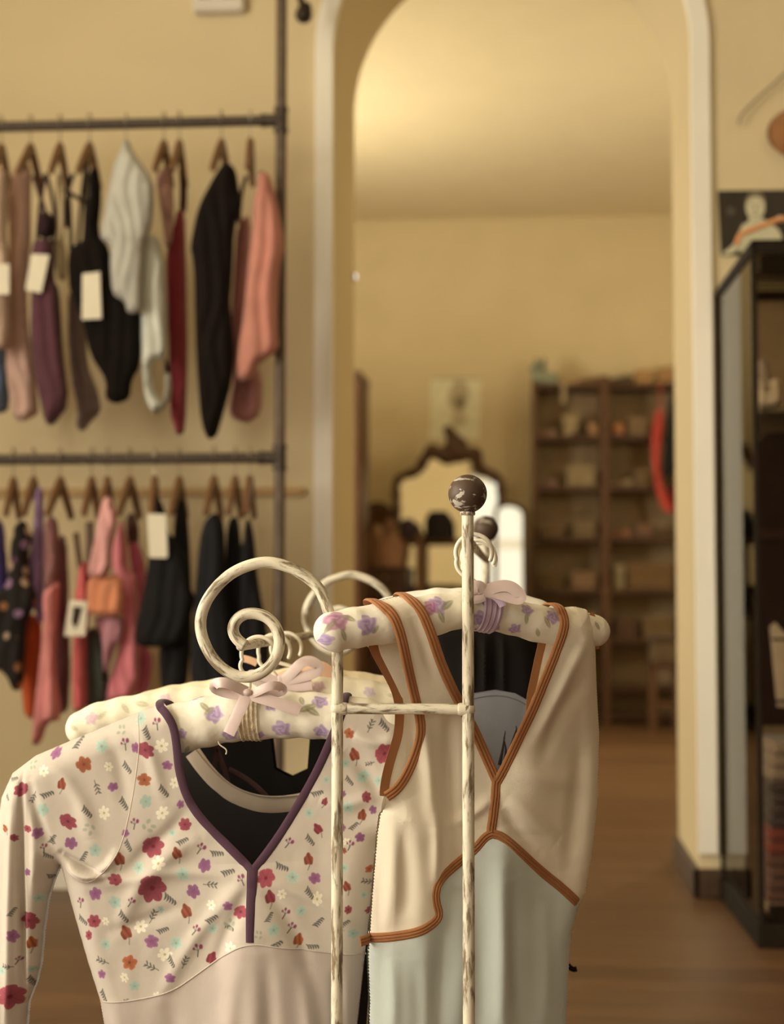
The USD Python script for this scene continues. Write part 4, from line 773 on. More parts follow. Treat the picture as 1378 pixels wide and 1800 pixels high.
U('leotard', 'leotard', 'long black lace leotard, second from the right on the upper rail', [(960, 330), (1010, 258), (1060, 300), (1076, 420), (1090, 470), (1052, 560), (1042, 800), (1032, 900), (1052, 1100), (1042, 1250), (1002, 1400), (972, 1500), (932, 1516), (902, 1440), (886, 1250), (876, 1050), (872, 800), (862, 690), (852, 650), (880, 500), (902, 440)], (28, 21, 17), -.06, hx=990, yaw=-.12)
U('leotard', 'leotard', 'dusky mauve leotard hanging behind the coral one', [(1062, 535), (1130, 500), (1112, 800), (1100, 1100), (1180, 1230), (1172, 1400), (1110, 1442), (1042, 1420), (1022, 1380), (1050, 1250), (1030, 1050), (1045, 800)], (170, 112, 104), .07, straps=[([(1105, 330), (1080, 430), (1075, 545)], (60, 36, 30))])
U('leotard', 'leotard', 'coral pink short-sleeved leotard at the right end of the upper rail', [(1158, 300), (1210, 320), (1240, 430), (1280, 640), (1252, 760), (1242, 1000), (1252, 1115), (1152, 1180), (1132, 1250), (1062, 1250), (1062, 1150), (1092, 950), (1112, 720), (1132, 560), (1132, 450), (1150, 400)], (190, 122, 102), -.05, hx=1120, yaw=.20)
# lower rail
def floral_dark():
    n = {'tc': ('texture_coordinate', {}), 'v': ('voronoi_texture', {'scale': 22}), 'r': ('rgb_ramp', {'ramp': [(0, (1, 1, 1)), (.28, (1, 1, 1)), (.36, (0, 0, 0))]}), 'h': ('rgb_ramp', {'ramp': [(0, (.35, .16, .07)), (.33, (.32, .20, .34)), (.6, (.50, .36, .26)), (.85, (.25, .10, .20))], 'interpolate': False}),
         's': ('separate_color', {}), 'm': ('mix', {'color1': (.02, .017, .016)}), 'p': ('principled_bsdf', {'roughness': .8, 'specular_ior_level': .2})}
    return usdkit.material(stage, LOOKS+'/dark_floral_print', n, [('tc.object', 'v.vector'), ('v.distance', 'r.fac'), ('v.color', 's.color'), ('s.r', 'h.fac'), ('r.color', 'm.fac'), ('h.color', 'm.color2'), ('m.color', 'p.base_color')], surface='p.BSDF')
Lw('leotard', 'leotard', 'deep violet leotard at the left edge of the lower rail', [(-90, 340), (10, 325), (24, 500), (34, 640), (5, 760), (-90, 765)], (78, 58, 116), -.05)
Lw('leotard', 'leotard', 'black floral-print dress with lilac and orange blooms', [(68, 360), (108, 340), (140, 420), (122, 480), (130, 620), (160, 680), (132, 770), (112, 800), (102, 1100), (62, 1112), (30, 1030), (-30, 1000), (-30, 700), (42, 620), (50, 450)], (30, 22, 20), -.10, hx=70, yaw=.25, mat=floral_dark())
Lw('leotard', 'leotard', 'pale lilac narrow leotard on the lower rail', [(160, 210), (178, 190), (192, 210), (192, 640), (194, 800), (172, 812), (132, 660), (128, 560), (150, 400)], (156, 118, 152), -.04, hx=160, yaw=.1, T=.025)
Lw('leotard', 'leotard', 'burnt orange leotard below the black floral dress', [(98, 780), (150, 760), (185, 800), (176, 1100), (172, 1250), (110, 1222), (98, 1000)], (194, 84, 40), .02)
Lw('leotard', 'leotard', 'long pink leotard with a sheer brownish bodice', [(192, 670), (225, 640), (262, 600), (254, 800), (244, 1000), (272, 1240), (212, 1250), (192, 1340), (150, 1362), (160, 1200), (182, 1000), (198, 800)], (216, 132, 124), -.06, hx=280, yaw=-.1, extra=[('bodice', [(196, 350), (228, 318), (264, 350), (268, 600), (240, 660), (192, 672)], (140, 92, 84), .004)])
Lw('leotard', 'leotard', 'dark rose leotard hidden behind the long pink one', [(262, 400), (298, 420), (306, 700), (312, 1000), (306, 1200), (262, 1220), (255, 900)], (124, 74, 74), .08)
Lw('leotard', 'leotard', 'coral red leotard with a picture tag', [(355, 560), (380, 520), (402, 545), (400, 700), (384, 900), (392, 1190), (330, 1212), (330, 1000), (342, 700)], (204, 94, 90), -.02, hx=420, yaw=.12, tags=[([(312, 700), (392, 708), (382, 862), (290, 862)], [(330, 730), (372, 734), (355, 800), (340, 830), (322, 800)])], straps=[([(340, 400), (350, 480), (362, 570)], (90, 54, 40), .008), ([(400, 350), (402, 460), (396, 560)], (110, 84, 66), .012)])
Lw('leggings', 'leggings', 'grey-green leggings next to the coral red leotard', [(390, 840), (420, 820), (452, 830), (480, 1000), (482, 1160), (380, 1202), (378, 1000)], (84, 84, 72), .05)
Lw('top', 'top', 'pale peach-pink camisole top in the middle of the lower rail', [(455, 260), (490, 222), (522, 330), (500, 460), (492, 592), (396, 602), (420, 480)], (222, 156, 146), -.10, hx=490, yaw=.2, T=.025)
Lw('top', 'top', 'soft orange top below the peach-pink camisole', [(402, 606), (470, 590), (540, 590), (545, 700), (540, 770), (400, 772), (398, 690)], (216, 134, 94), -.06, T=.025)
Lw('skirt', 'skirt', 'lavender-pink wrap skirt hanging under the orange top', [(420, 776), (550, 765), (545, 880), (512, 912), (490, 1000), (470, 1105), (462, 870)], (190, 128, 130), .0, T=.025)
Lw('leotard', 'leotard', 'bright pink flared leotard, longest of the pinks', [(500, 510), (545, 318), (570, 440), (572, 560), (612, 600), (622, 1000), (602, 1140), (480, 1172), (492, 1080), (542, 900), (546, 700)], (222, 126, 128), .06, hx=590, yaw=-.1)
Lw('leotard', 'leotard', 'deep rose leotard to the right of the pink ones', [(580, 470), (612, 440), (642, 500), (656, 620), (642, 750), (652, 900), (682, 960), (662, 1120), (610, 1132), (622, 900), (602, 640)], (192, 90, 108), .13, extra=[('collar', [(560, 330), (600, 300), (625, 380), (620, 480), (575, 480)], (88, 52, 40), .0)])
Lw('leotard', 'leotard', 'black leotard with a large blank white tag, on the lower rail', [(700, 235), (740, 310), (752, 420), (782, 450), (830, 520), (842, 650), (862, 690), (820, 880), (760, 912), (630, 912), (620, 850), (660, 650), (680, 480)], (36, 32, 30), -.06, hx=700, yaw=.3, tags=[([(660, 320), (668, 314), (738, 316), (746, 324), (752, 505), (745, 512), (678, 512), (670, 505)],)])
Lw('leggings', 'leggings', 'long charcoal leggings beside the tagged black leotard', [(790, 280), (808, 262), (826, 280), (842, 400), (852, 660), (852, 900), (832, 1110), (732, 1130), (722, 930), (760, 700)], (40, 36, 34), .04, hx=810, yaw=0)
Lw('leggings', 'leggings', 'wide black trousers, third from the right on the lower rail', [(920, 370), (962, 325), (1000, 380), (1002, 600), (1042, 1100), (872, 1122), (862, 1000), (880, 700), (900, 450)], (38, 36, 36), -.05, hx=965, yaw=-.06)
Lw('leggings', 'leggings', 'slim black leggings, second from the right on the lower rail', [(1020, 370), (1065, 335), (1082, 480), (1100, 900), (1062, 1092), (1004, 1092), (1010, 700)], (34, 31, 31), .03, hx=1060, yaw=0)
Lw('leotard', 'leotard', 'black leotard with tan collar at the right end of the lower rail', [(1112, 330), (1140, 430), (1152, 600), (1202, 900), (1192, 1080), (1082, 1092), (1080, 700), (1082, 500)], (36, 32, 32), .0, hx=1125, yaw=.08, extra=[('collar', [(1090, 390), (1108, 370), (1120, 430), (1104, 470), (1086, 460)], (130, 88, 62), -.012)])

# small things on the left wall
z0 = at1(388, 27, YW)[2]; xa, xb = at1(342, 10, YW)[0], at1(432, 10, YW)[0]
WM = plain('white_plastic', (.70, .64, .56), .5, .03)
ws = thing('wall_box', 'pale plastic box fixed high on the wall left of the pipe upright', 'wall box', ((xa+xb)/2, YW-.02, z0))
part(ws, 'housing', bx(xa, xb, YW-.04, YW, z0, z0+.2, .008), WM); part(ws, 'vent', bx(xa+.02, xa+.06, YW-.044, YW-.036, z0+.04, z0+.14, .002), gm((140, 116, 92))); part(ws, 'vent', bx(xb-.065, xb-.02, YW-.044, YW-.036, z0+.04, z0+.14, .002), gm((140, 116, 92)))
BRZ = plain('dark_bronze', (.035, .022, .015), .45, .1, 30, .5, metallic=.5)
yl = YW-.16; hd = at1(534, 26, yl)
lamp = thing('wall_lamp', 'dark bronze swan-neck wall lamp head beside the arch', 'lamp', hd)
part(lamp, 'lamp_head', hull((hd, .026), (hd+[.004, 0, .02], .02)), BRZ); part(lamp, 'arm', tube(spline(np.array([hd+[-.003, 0, .02], hd+[-.016, .01, .08], hd+[-.03, .06, .22], hd+[-.03, .158, .26]]), 24), .010, 12), BRZ)
part(lamp, 'wall_plate', tube([hd+[-.03, .145, .26], hd+[-.03, .16, .26]], .035, 20), BRZ)
sw = thing('light_switch', 'small white round switch on the left arch jamb', 'switch', at1(626, 486, YJ-.05)*[0, 1, 1]+[aL, 0, 0])
c_ = LOC[sw]; part(sw, 'base_plate', tube([c_, c_+[.009, 0, 0]], .016, 18), WM); part(sw, 'button', tube([c_+[.008, 0, 0], c_+[.014, 0, 0]], .010, 16), emit('switch_glow', (1, .93, .75), 1.6), label='glowing button')

# ================================================================== right side: glass case, poster and wall things
FRAME = plain('dark_metal_frame', (.024, .017, .011), .8, .1, 30, .06)
nL, fL = at1(1334, 1640, 4.18), at1(1267, 1562, 4.82)
cy0, cy1 = 4.20, 4.888; cx0 = at1(1335, 1630, cy0)[0]; cx0b = at1(1267, 1560, cy1)[0]
th_c = math.atan2(cx0b-cx0, cy1-cy0); zT = at1(1322, 424, cy0)[2]
case = thing('display_case', 'tall glass display case with a dark frame beside the arch', 'display case', (cx0+.45, (cy0+cy1)/2, 0))
CW, CD = .90, (cy1-cy0)
def cpl(m):
    R_ = trimesh.transformations.rotation_matrix(-th_c, [0, 0, 1]); m = m.copy(); m.apply_transform(R_); m.apply_translation((cx0, cy0, 0)); return m
def cbx(*a, b=.002): return cpl(bx(*a, b))
w_ = .014
for x, y in ((0, 0), (CW-w_, 0), (0, CD-w_), (CW-w_, CD-w_)): part(case, 'corner_post', cbx(x, x+w_, y, y+w_, .05, zT), FRAME)
part(case, 'plinth', cbx(-.004, CW+.004, -.004, CD+.004, .0, .062), FRAME)
for y in (0, CD-w_): part(case, 'top_rail', cbx(0, CW, y, y+w_, zT-.03, zT), FRAME)
for x in (0, CW-w_): part(case, 'top_rail', cbx(x, x+w_, 0, CD, zT-.03, zT), FRAME)
part(case, 'top_glass', cbx(.0, CW, .0, CD, zT-.002, zT+.004), PANE)
part(case, 'side_glass', cbx(.006, .010, w_, CD-w_, .06, zT-.03, b=0), PANE); part(case, 'side_glass', cbx(CW-.010, CW-.006, w_, CD-w_, .06, zT-.03, b=0), PANE); part(case, 'front_glass', cbx(w_, CW-w_, .006, .010, .06, zT-.03, b=0), PANE)
part(case, 'back_panel', cbx(.105, CW-w_, CD-.010, CD-.004, .06, zT-.03), plain('case_back', (.26, .185, .105), .6))
zsh = at1(1350, 722, cy0+.1)[2]
part(case, 'shelf', cbx(.026, CW-.026, .03, CD-.03, zsh-.012, zsh), plain('shelf_glass_green', (.14, .12, .08), .3)); zs2 = at1(1350, 1305, cy0+.1)[2]
part(case, 'lock_block', cbx(.03, .09, .012, .05, .062, .10), FRAME)
part(case, 'lamp_bar', cbx(.03, .11, .02, .06, zT-.075, zT-.03), FRAME)
def in_case(px, py, d): # a point of the case at depth d behind its front
    return at1(px, py, cy0+d)
# folded clothes and hanging things inside
def folded(z0, z1, x0, x1, col, label, k):
    xs0, xs1 = x0, x1; ms = []
    n = max(1, int((z1-z0)/.03)); dz = (z1-z0)/n
    g = thing('folded_garment', label, 'folded clothes', (cx0+(x0+x1)/2, cy0+.25, z0), 'clothes folded in the glass case')
    for i in range(n): part(g, 'fold', cpl(bx(xs0+.004*((i*7) % 3), xs1-.004*((i*5) % 3), .10, .40, z0+i*dz+.001, z0+(i+1)*dz-.0005, .011)), cloth('folded_%d' % k, col))
zz = .063
for k, (h_, col, lb) in enumerate(((.03, (.35, .25, .17), 'pale tan folded cloth at the bottom of the pile in the glass case'), (.12, (.16, .085, .07), 'dusky patterned folded clothes low in the glass case'), (.07, (.23, .065, .05), 'brick red folded garment in the glass case'), (.12, (.085, .065, .062), 'dark grey folded garments in the glass case'), (.10, (.33, .26, .21), 'greige folded garment on top of the pile in the glass case'))):
    folded(zz, zz+h_, .03+.004*k, .5, col, lb, k); zz += h_
DARKG = gm((46, 32, 26))
xA, xB = .022, .42; zlo, zhi = zz+.03, zsh-.03
t_ = np.linspace(0, 1, 14)
pd = Polygon([(xA+.03, zlo), (xA+.012, zlo+.25), (xA+.006, zlo+.5), (xA+.02, zhi-.06), (xA+.06, zhi-.01), (xB-.08, zhi), (xB-.01, zhi-.07), (xB+.02, zlo+.4), (xB+.03, zlo)])
dm = extrude_xz(pd, .28, .36); dk = thing('dark_dress', 'dark brown dress hanging inside the glass case', 'dress', (cx0+.2, cy0+.3, zlo)); part(dk, 'dress_body', cpl(dm), DARKG); part(dk, 'hanger_hook', cpl(tube([(.2, .32, zhi-.01), (.2, .32, zsh-.012)], .003, 8)), STEEL); part(dk, 'waist_sash', cpl(bx(xA+.004, xB+.026, .274, .366, zlo+.50, zlo+.53, .004)), gm((60, 42, 34)))
q = [in_case(x, y, .12) for x, y in ((1353, 1102), (1362, 1094), (1378, 1112), (1420, 1125), (1420, 1245), (1366, 1242))]
lf = thing('white_booklet', 'white slanted booklet card standing in the glass case', 'booklet', np.mean(q, 0)*[1, 1, 0]+[0, 0, min(p[2] for p in q)])
part(lf, 'cover', extrude_xz(Polygon([(p[0], p[2]) for p in q]), cy0+.115, cy0+.125), plain('card_white', (.52, .44, .33), .7)); part(lf, 'spine_line', bx(q[0][0]+.004, q[3][0], cy0+.112, cy0+.116, q[2][2]-.02, q[2][2]-.014), FRAME); part(lf, 'lower_line', bx(q[0][0]+.012, q[3][0], cy0+.112, cy0+.116, at1(1360, 1235, cy0+.12)[2], at1(1360, 1230, cy0+.12)[2]), FRAME)
lf2 = thing('white_blouse', 'white folded top with pointed collar on the upper shelf of the glass case', 'blouse', in_case(1350, 720, .12)*[1, 1, 0]+[0, 0, zsh])
part(lf2, 'blouse_body', puff([(1326, 668), (1336, 664), (1346, 678), (1358, 664), (1374, 668), (1376, 714), (1350, 718), (1326, 715)], cy0+.12, .03, 3, .002, .006), gm((196, 170, 138))); part(lf2, 'collar', puff([(1330, 668), (1345, 672), (1348, 690), (1334, 684)], cy0+.086, .006, 3, .001, .005), gm((186, 160, 130)))
vs = thing('white_vase', 'small pale rounded vase at the back of the upper case shelf', 'vase', in_case(1334, 640, .35)*[1, 1, 0]+[0, 0, zsh]); c_ = LOC[vs]
part(vs, 'vase_body', lathe([(0, 0), (.018, 0), (.03, .03), (.034, .07), (.024, .12), (.012, .15), (.014, .165), (.010, .165), (0, .15)], c_+[.01, 0, 0], 24), gm((150, 128, 104))); part(vs, 'rim', lathe([(.012, 0), (.017, .002), (.012, .006)], c_+[.01, 0, .163], 24), gm((160, 138, 114)))
nk = thing('bead_necklace', 'string of pale beads hanging inside the left glass of the case', 'necklace', in_case(1313, 1040, .2))
bc = [in_case(x, y, .2)+[.012, 0, 0] for x, y in ((1314, 900), (1315, 915), (1316, 930), (1313, 947), (1311, 968), (1312, 990), (1316, 1010), (1314, 1030))]
part(nk, 'cord', tube(np.array([bc[0]+[0, 0, .2]]+bc), .002, 8), STEEL)
PEARL = plain('pearl_bead', (.80, .74, .60), .08, .03, spec=.8); AMB = plain('amber_bead', (.60, .36, .20), .1, .05, spec=.8)
for k, b_ in enumerate(bc): part(nk, 'bead', ball(b_, .011 if k < 4 else .009, sub=2), PEARL if k in (0, 1, 2, 3, 7) else AMB)
# poster behind the case
pq = at([(1261, 336), (1420, 334), (1420, 450), (1267, 450)], YW)[:, [0, 2]]
po = thing('wall_poster', 'black and white portrait poster of a person, on the wall above the glass case', 'poster', (pq[:, 0].mean(), YW-.004, pq[:, 1].min()))
part(po, 'sheet', extrude_xz(Polygon(pq), YW-.006, YW-.001), gm((62, 52, 40)))
SKIN = gm((196, 178, 140)); SK2 = gm((126, 108, 82))
def flat(par, nm, px, mat, d): part(par, nm, extrude_xz(Polygon(at(smooth_ring(px), YW)[:, [0, 2]]).buffer(0), YW-d, YW-d+.0012), mat)
el = lambda cx, cy, a, b: [(cx+a*math.cos(t), cy+b*math.sin(t)) for t in np.linspace(0, 2*math.pi, 20, endpoint=False)]
flat(po, 'shoulders', [(1314, 390), (1318, 384), (1338, 384), (1352, 392), (1372, 408), (1378, 448), (1308, 448), (1296, 440), (1300, 404)], SKIN, .0075)
flat(po, 'arm', [(1306, 392), (1318, 404), (1306, 430), (1290, 446), (1272, 450), (1268, 446), (1288, 432), (1298, 410)], SKIN, .0078)
flat(po, 'face', el(1327, 364, 17, 25), SKIN, .0085)
flat(po, 'hair', [(1309, 362), (1312, 344), (1327, 337), (1342, 344), (1345, 362), (1340, 352), (1327, 346), (1314, 352)], SK2, .009)
for ex in (1320, 1334): flat(po, 'eye', el(ex, 361, 3, 1.6), SK2, .0095)
flat(po, 'nose', el(1327, 369, 1.6, 4), SK2, .0095); flat(po, 'mouth', el(1327, 379, 4, 1.5), SK2, .0095); flat(po, 'faded_patch', el(1284, 372, 8, 8), gm((84, 72, 56)), .0075)
# wooden hanger with white garment lying on the case
yh = cy0+.16; A_ = [at1(x, y, yh) for x, y in ((1296, 428), (1299, 412), (1320, 405), (1350, 393), (1378, 382), (1410, 392), (1440, 405))]; A_ = [p*[1, 1, 0]+[0, 0, max(p[2], zT+.014)] for p in A_]
oh = thing('wooden_hanger', 'orange wooden hanger lying on top of the glass case', 'hanger', A_[2]*[1, 1, 0]+[0, 0, zT]); part(oh, 'arms', tube(smooth_line(np.array(A_), .01), .0075, 12, round_caps=True), gm((206, 136, 84))); part(oh, 'hook', tube(spline(np.array([A_[4], A_[4]+[0, .06, .01], A_[4]+[.03, .09, .01], A_[4]+[.05, .06, .01]]), 20), .003, 8), STEEL)
wg = thing('white_cloth', 'white folded cloth under the orange hanger on top of the case', 'cloth', at1(1370, 410, yh)*[1, 1, 0]+[0, 0, zT+.004]); xq = [at1(x, 405, yh)[0] for x in (1340, 1470)]
part(wg, 'lower_layer', bx(xq[0], xq[1], yh+.02, yh+.25, zT+.004, zT+.020, .006), gm((214, 200, 176))); part(wg, 'upper_layer', bx(xq[0]+.015, xq[1], yh+.025, yh+.24, zT+.0205, zT+.036, .006), gm((218, 206, 184)))
# wire hook and hat on the wall
wh = [at1(x, y, YW-.03) for x, y in ((1420, 90), (1378, 131), (1340, 165), (1310, 194), (1301, 206), (1299, 218))]
wk = thing('wire_hook', 'thin wire hook arm high on the wall right of the arch', 'hook', wh[-1]); part(wk, 'wire', tube(spline(np.array(wh), 40), .0035, 8, round_caps=True), plain('grey_wire', (.30, .25, .18), .5)); part(wk, 'wall_plate', tube([wh[0]+[0, 0, 0], wh[0]+[0, .03, 0]], .02, 16), STEEL)
hc = at1(1392, 226, YW-.05); ht = thing('round_hat', 'round brown hat hanging at the right edge above the case', 'hat', hc)
hm = lathe([(0, .062), (.03, .058), (.052, .04), (.060, .012), (.062, 0), (.058, 0), (0, .0)], (0, 0, 0), 28); hm.apply_transform(trimesh.transformations.rotation_matrix(math.pi/2, [1, 0, 0])); hm.vertices = hm.vertices*[.95, 1, 1.15]+hc+[0, .045, 0]
part(ht, 'crown', hm, gm((150, 98, 58))); part(ht, 'band', lathe([(.060, 0), (.066, .001), (.060, .012)], (0, 0, 0), 28).apply_transform(trimesh.transformations.rotation_matrix(math.pi/2, [1, 0, 0])).apply_translation(hc+[0, .045, 0]), gm((120, 74, 42)))

# ================================================================== the back room
BW = wood('walnut', (.075, .032, .013), (.135, .060, .025), (20, 20, 2)); BWS = wood('walnut_shelf', (.050, .022, .009), (.095, .042, .018), (2, 20, 20))
BBK = plain('bookcase_back', (.40, .285, .165), .8, .1, 4)
yf, ybk = 11.60, 11.94
X = lambda px, y=yf: at1(px, 900, y)[0]
Zp = lambda py, y=yf: at1(1060, py, y)[2]
bxl, bxm, bxr = X(936), X(1064), X(1200); ztop = Zp(668)
bc_ = thing('bookcase', 'tall dark wooden bookcase with two bays of shelves against the far wall', 'bookcase', ((bxl+bxr)/2, (yf+ybk)/2, 0))
for x, w in ((bxl, .03), (bxm-.03, .06), (bxr-.03, .03)): part(bc_, 'upright_board', bx(x, x+w, yf, ybk, 0, ztop+(.03 if w > .05 else 0), .003), BW)
part(bc_, 'back_board', bx(bxl+.03, bxr-.03, ybk-.015, ybk-.003, .05, ztop), BBK)
shelf_z = [Zp(y) for y in (674, 765, 854, 943, 1035, 1122, 1205)]
for z in shelf_z+[.07]:
    for x0, x1 in ((bxl+.03, bxm-.03), (bxm+.03, bxr-.03)): part(bc_, 'shelf', bx(x0, x1, yf+.005, ybk-.016, z-.034, z, .003), BWS)
def shoe(px, z, col, label, s=1., y=yf+.14):
    c = np.array([X(px), y, z]); g = thing('shoe', label, 'shoe', c, 'shoes on the bookcase')
    L = .11*s; up_ = trimesh.convex.convex_hull(np.vstack([trimesh.creation.icosphere(2, r).vertices*[1, 1, h]+c+o for r, h, o in ((.035*s, .8, np.array([-L*.8, 0, .03*s])), (.035*s, 1.1, np.array([L*.6, 0, .04*s])), (.022*s, .8, np.array([-L, 0, .022*s])))]))
    up_.vertices[:, 2] = np.maximum(up_.vertices[:, 2], z+.006); part(g, 'upper', up_, gm(col)); part(g, 'sole', bx(c[0]-L*1.05, c[0]+L*.85, y-.03*s, y+.03*s, z+.0005, z+.007, .002), gm((70, 48, 34)))
    part(g, 'strap', tube([c+[L*.2, -.028*s, .06*s], c+[L*.25, 0, .085*s], c+[L*.2, .028*s, .06*s]], .006, 8), gm(col))
def carton(px0, px1, z, h, col, label, y=yf+.05, d=.2):
    x0, x1 = X(px0), X(px1); g = thing('storage_box', label, 'box', ((x0+x1)/2, y+d/2, z), 'boxes on the bookcase'); part(g, 'box_body', bx(x0, x1, y, y+d, z+.0005, z+h*.72, .004), gm(col)); part(g, 'lid', bx(x0-.005, x1+.005, y-.005, y+d+.005, z+h*.72, z+h, .004), gm(tuple(int(c*1.05) for c in col)))
def stackc(px0, px1, z, n, cols, label, y=yf+.05, d=.22):
    x0, x1 = X(px0), X(px1); g = thing('cloth_stack', label, 'folded clothes', ((x0+x1)/2, y+d/2, z), 'folded clothes on the bookcase')
    for i in range(n): part(g, 'fold', bx(x0+.006*(i % 2), x1-.005*((i+1) % 2), y, y+d, z+.0005+i*.03, z+.03+i*.03, .010), gm(cols[i % len(cols)]))
s_ = shelf_z
# on top
ty = thing('plush_toy', 'grey-teal plush toy on the left end of the bookcase top', 'toy', (X(950), yf+.14, s_[0])); c_ = LOC[ty]
part(ty, 'toy_body', hull((c_+[0, 0, .062], .062), (c_+[.09, 0, .05], .05)), gm((142, 138, 112))); part(ty, 'toy_head', hull((c_+[0, -.01, .14], .045), (c_+[-.05, -.02, .125], .022)), gm((118, 118, 96)));
for dx in (-.02, .03): part(ty, 'toy_ear', ball(c_+[dx, 0, .185], .02, (.7, .6, 1.2), 2), gm((104, 104, 86)))
shoe(1006, s_[0], (170, 134, 92), 'tan shoe beside the plush toy on the bookcase top', .8); shoe(1042, s_[0], (120, 86, 56), 'brown shoe left of the bookcase divider, on top', .9); shoe(1096, s_[0], (84, 70, 52), 'dark grey shoe right of the divider, on top of the bookcase', .9)
carton(1120, 1150, s_[0], .10, (160, 118, 74), 'low tan box on the bookcase top'); stackc(1156, 1190, s_[0], 4, [(176, 130, 84), (150, 108, 70)], 'tan folded clothes at the right end of the bookcase top')
rb = thing('hanging_ribbon', 'pale ribbon hanging over the top shelf edge of the bookcase', 'ribbon', (X(992), yf-.01, s_[0]-.14)); part(rb, 'ribbon_tail', bx(X(987), X(997), yf-.008, yf-.003, s_[0]-.14, s_[0]+.004, .001), gm((146, 122, 90))); part(rb, 'ribbon_top', bx(X(987), X(997), yf-.006, yf+.06, s_[0]+.001, s_[0]+.005, .001), gm((146, 122, 90)))
# shelves, left bay then right bay
shoe(963, s_[1], (150, 112, 90), 'pink shoe on the left of the second shelf', .75); carton(992, 1016, s_[1], .15, (150, 124, 90), 'tall beige box on the second shelf, left bay'); shoe(1022, s_[1], (60, 44, 34), 'black shoe right beside the tall beige box', .5, yf+.035); stackc(1034, 1054, s_[1], 3, [(170, 126, 86)], 'tan cloth beside the divider on the second shelf')
pb = thing('ball_toy', 'round peach ball on the second shelf, right bay', 'ball', (X(1089), yf+.12, s_[1])); c_ = LOC[pb]; part(pb, 'ball_body', ball(c_+[0, 0, .052], .052), gm((206, 140, 92))); part(pb, 'ball_band', lathe([(.0515, -.006), (.0535, 0), (.0515, .006)], c_+[0, 0, .052], 28), gm((170, 108, 70)))
carton(1108, 1140, s_[1], .13, (120, 92, 62), 'brown box beside the peach ball')
shoe(963, s_[2], (140, 104, 86), 'dusky pink shoe at the left of the third shelf', .75); carton(998, 1048, s_[2], .14, (138, 114, 82), 'wide beige box filling the third shelf, left bay'); shoe(1098, s_[2], (160, 130, 96), 'pale shoe on the third shelf, right bay', .75); carton(1118, 1142, s_[2], .12, (108, 82, 54), 'olive box on the third shelf, right bay')
carton(950, 990, s_[3], .10, (112, 86, 60), 'brown-beige box on the fourth shelf, left bay'); stackc(1008, 1050, s_[3], 4, [(132, 106, 76), (116, 90, 62)], 'tall pile of tan clothes on the fourth shelf'); shoe(1096, s_[3], (170, 112, 82), 'pink shoe on the fourth shelf, right bay', .7); stackc(1118, 1150, s_[3], 3, [(116, 82, 56), (130, 88, 66)], 'olive and rose folded clothes on the fourth shelf')
carton(948, 986, s_[4], .12, (104, 80, 52), 'dark tan box on the fifth shelf, left bay'); stackc(1004, 1050, s_[4], 4, [(144, 106, 74), (124, 92, 64)], 'orange-tan folded clothes on the fifth shelf'); carton(1078, 1098, s_[4], .17, (128, 108, 78), 'small pale upright box on the fifth shelf, right bay'); carton(1104, 1184, s_[4], .18, (106, 76, 46), 'wide olive-brown box on the fifth shelf, right bay')
carton(960, 1050, s_[5], .18, (120, 92, 60), 'wide brown box on the sixth shelf, left bay'); carton(1080, 1120, s_[5], .14, (80, 54, 36), 'dark brown box on the sixth shelf, right bay'); carton(1130, 1185, s_[5], .15, (104, 78, 48), 'tan box on the sixth shelf, right bay')
# red and black clothes hung on the bookcase front
def hung(name, label, cat, pts, col, y, cord):
    g = thing(name, label, cat, (*at1(*pts[0], y)[:2], min(at1(x, yy, y)[2] for x, yy in pts))); part(g, 'body', puff(pts, y, .03, 2, .006, .012), gm(col)); part(g, 'strap', tube(np.array([at1(cord, 674, yf-.01), at1(cord, pts[0][1]+6, y)]), .005, 8), gm(col))
hung('red_scarf', 'long red-orange scarf hanging on the right side of the bookcase', 'scarf', [(1152, 722), (1164, 716), (1168, 740), (1162, 800), (1164, 850), (1178, 880), (1186, 905), (1166, 900), (1152, 860), (1145, 800), (1146, 760)], (176, 62, 48), yf-.12, 1160)
hung('black_garment', 'black garment hanging beside the red scarf on the bookcase', 'garment', [(1176, 706), (1186, 690), (1196, 700), (1196, 800), (1184, 830), (1172, 848), (1162, 830), (1168, 770)], (36, 32, 26), yf-.20, 1186)
hung('crimson_garment', 'dark crimson garment low beside the red scarf', 'garment', [(1172, 862), (1184, 848), (1196, 856), (1198, 890), (1184, 900), (1174, 888)], (120, 34, 40), yf-.05, 1186)
# low stool in front of the bookcase
sx0, sx1, sz = X(1132, 11.2), X(1196, 11.2), .46
st = thing('wooden_stool', 'low dark wooden stool in front of the right bay of the bookcase', 'stool', ((sx0+sx1)/2, 11.1, 0)); part(st, 'seat', bx(sx0, sx1, 10.95, 11.25, sz-.04, sz, .008), BWS)
for x in (sx0+.02, sx1-.06):
    for y in (10.97, 11.19): part(st, 'leg', bx(x, x+.04, y, y+.04, 0, sz-.04, .004), BW)
for y in (10.98, 11.2): part(st, 'stretcher', bx(sx0+.06, sx1-.06, y, y+.025, .16, .19, .003), BW)
stg = thing('storage_box', 'dark box sitting on the low wooden stool', 'box', ((sx0+sx1)/2, 11.1, sz)); part(stg, 'box_body', bx(sx0+.03, sx1-.03, 10.99, 11.2, sz+.0005, sz+.13, .006), gm((92, 70, 46))); part(stg, 'lid', bx(sx0+.025, sx1-.025, 10.985, 11.205, sz+.13, sz+.17, .004), gm((70, 46, 30)))

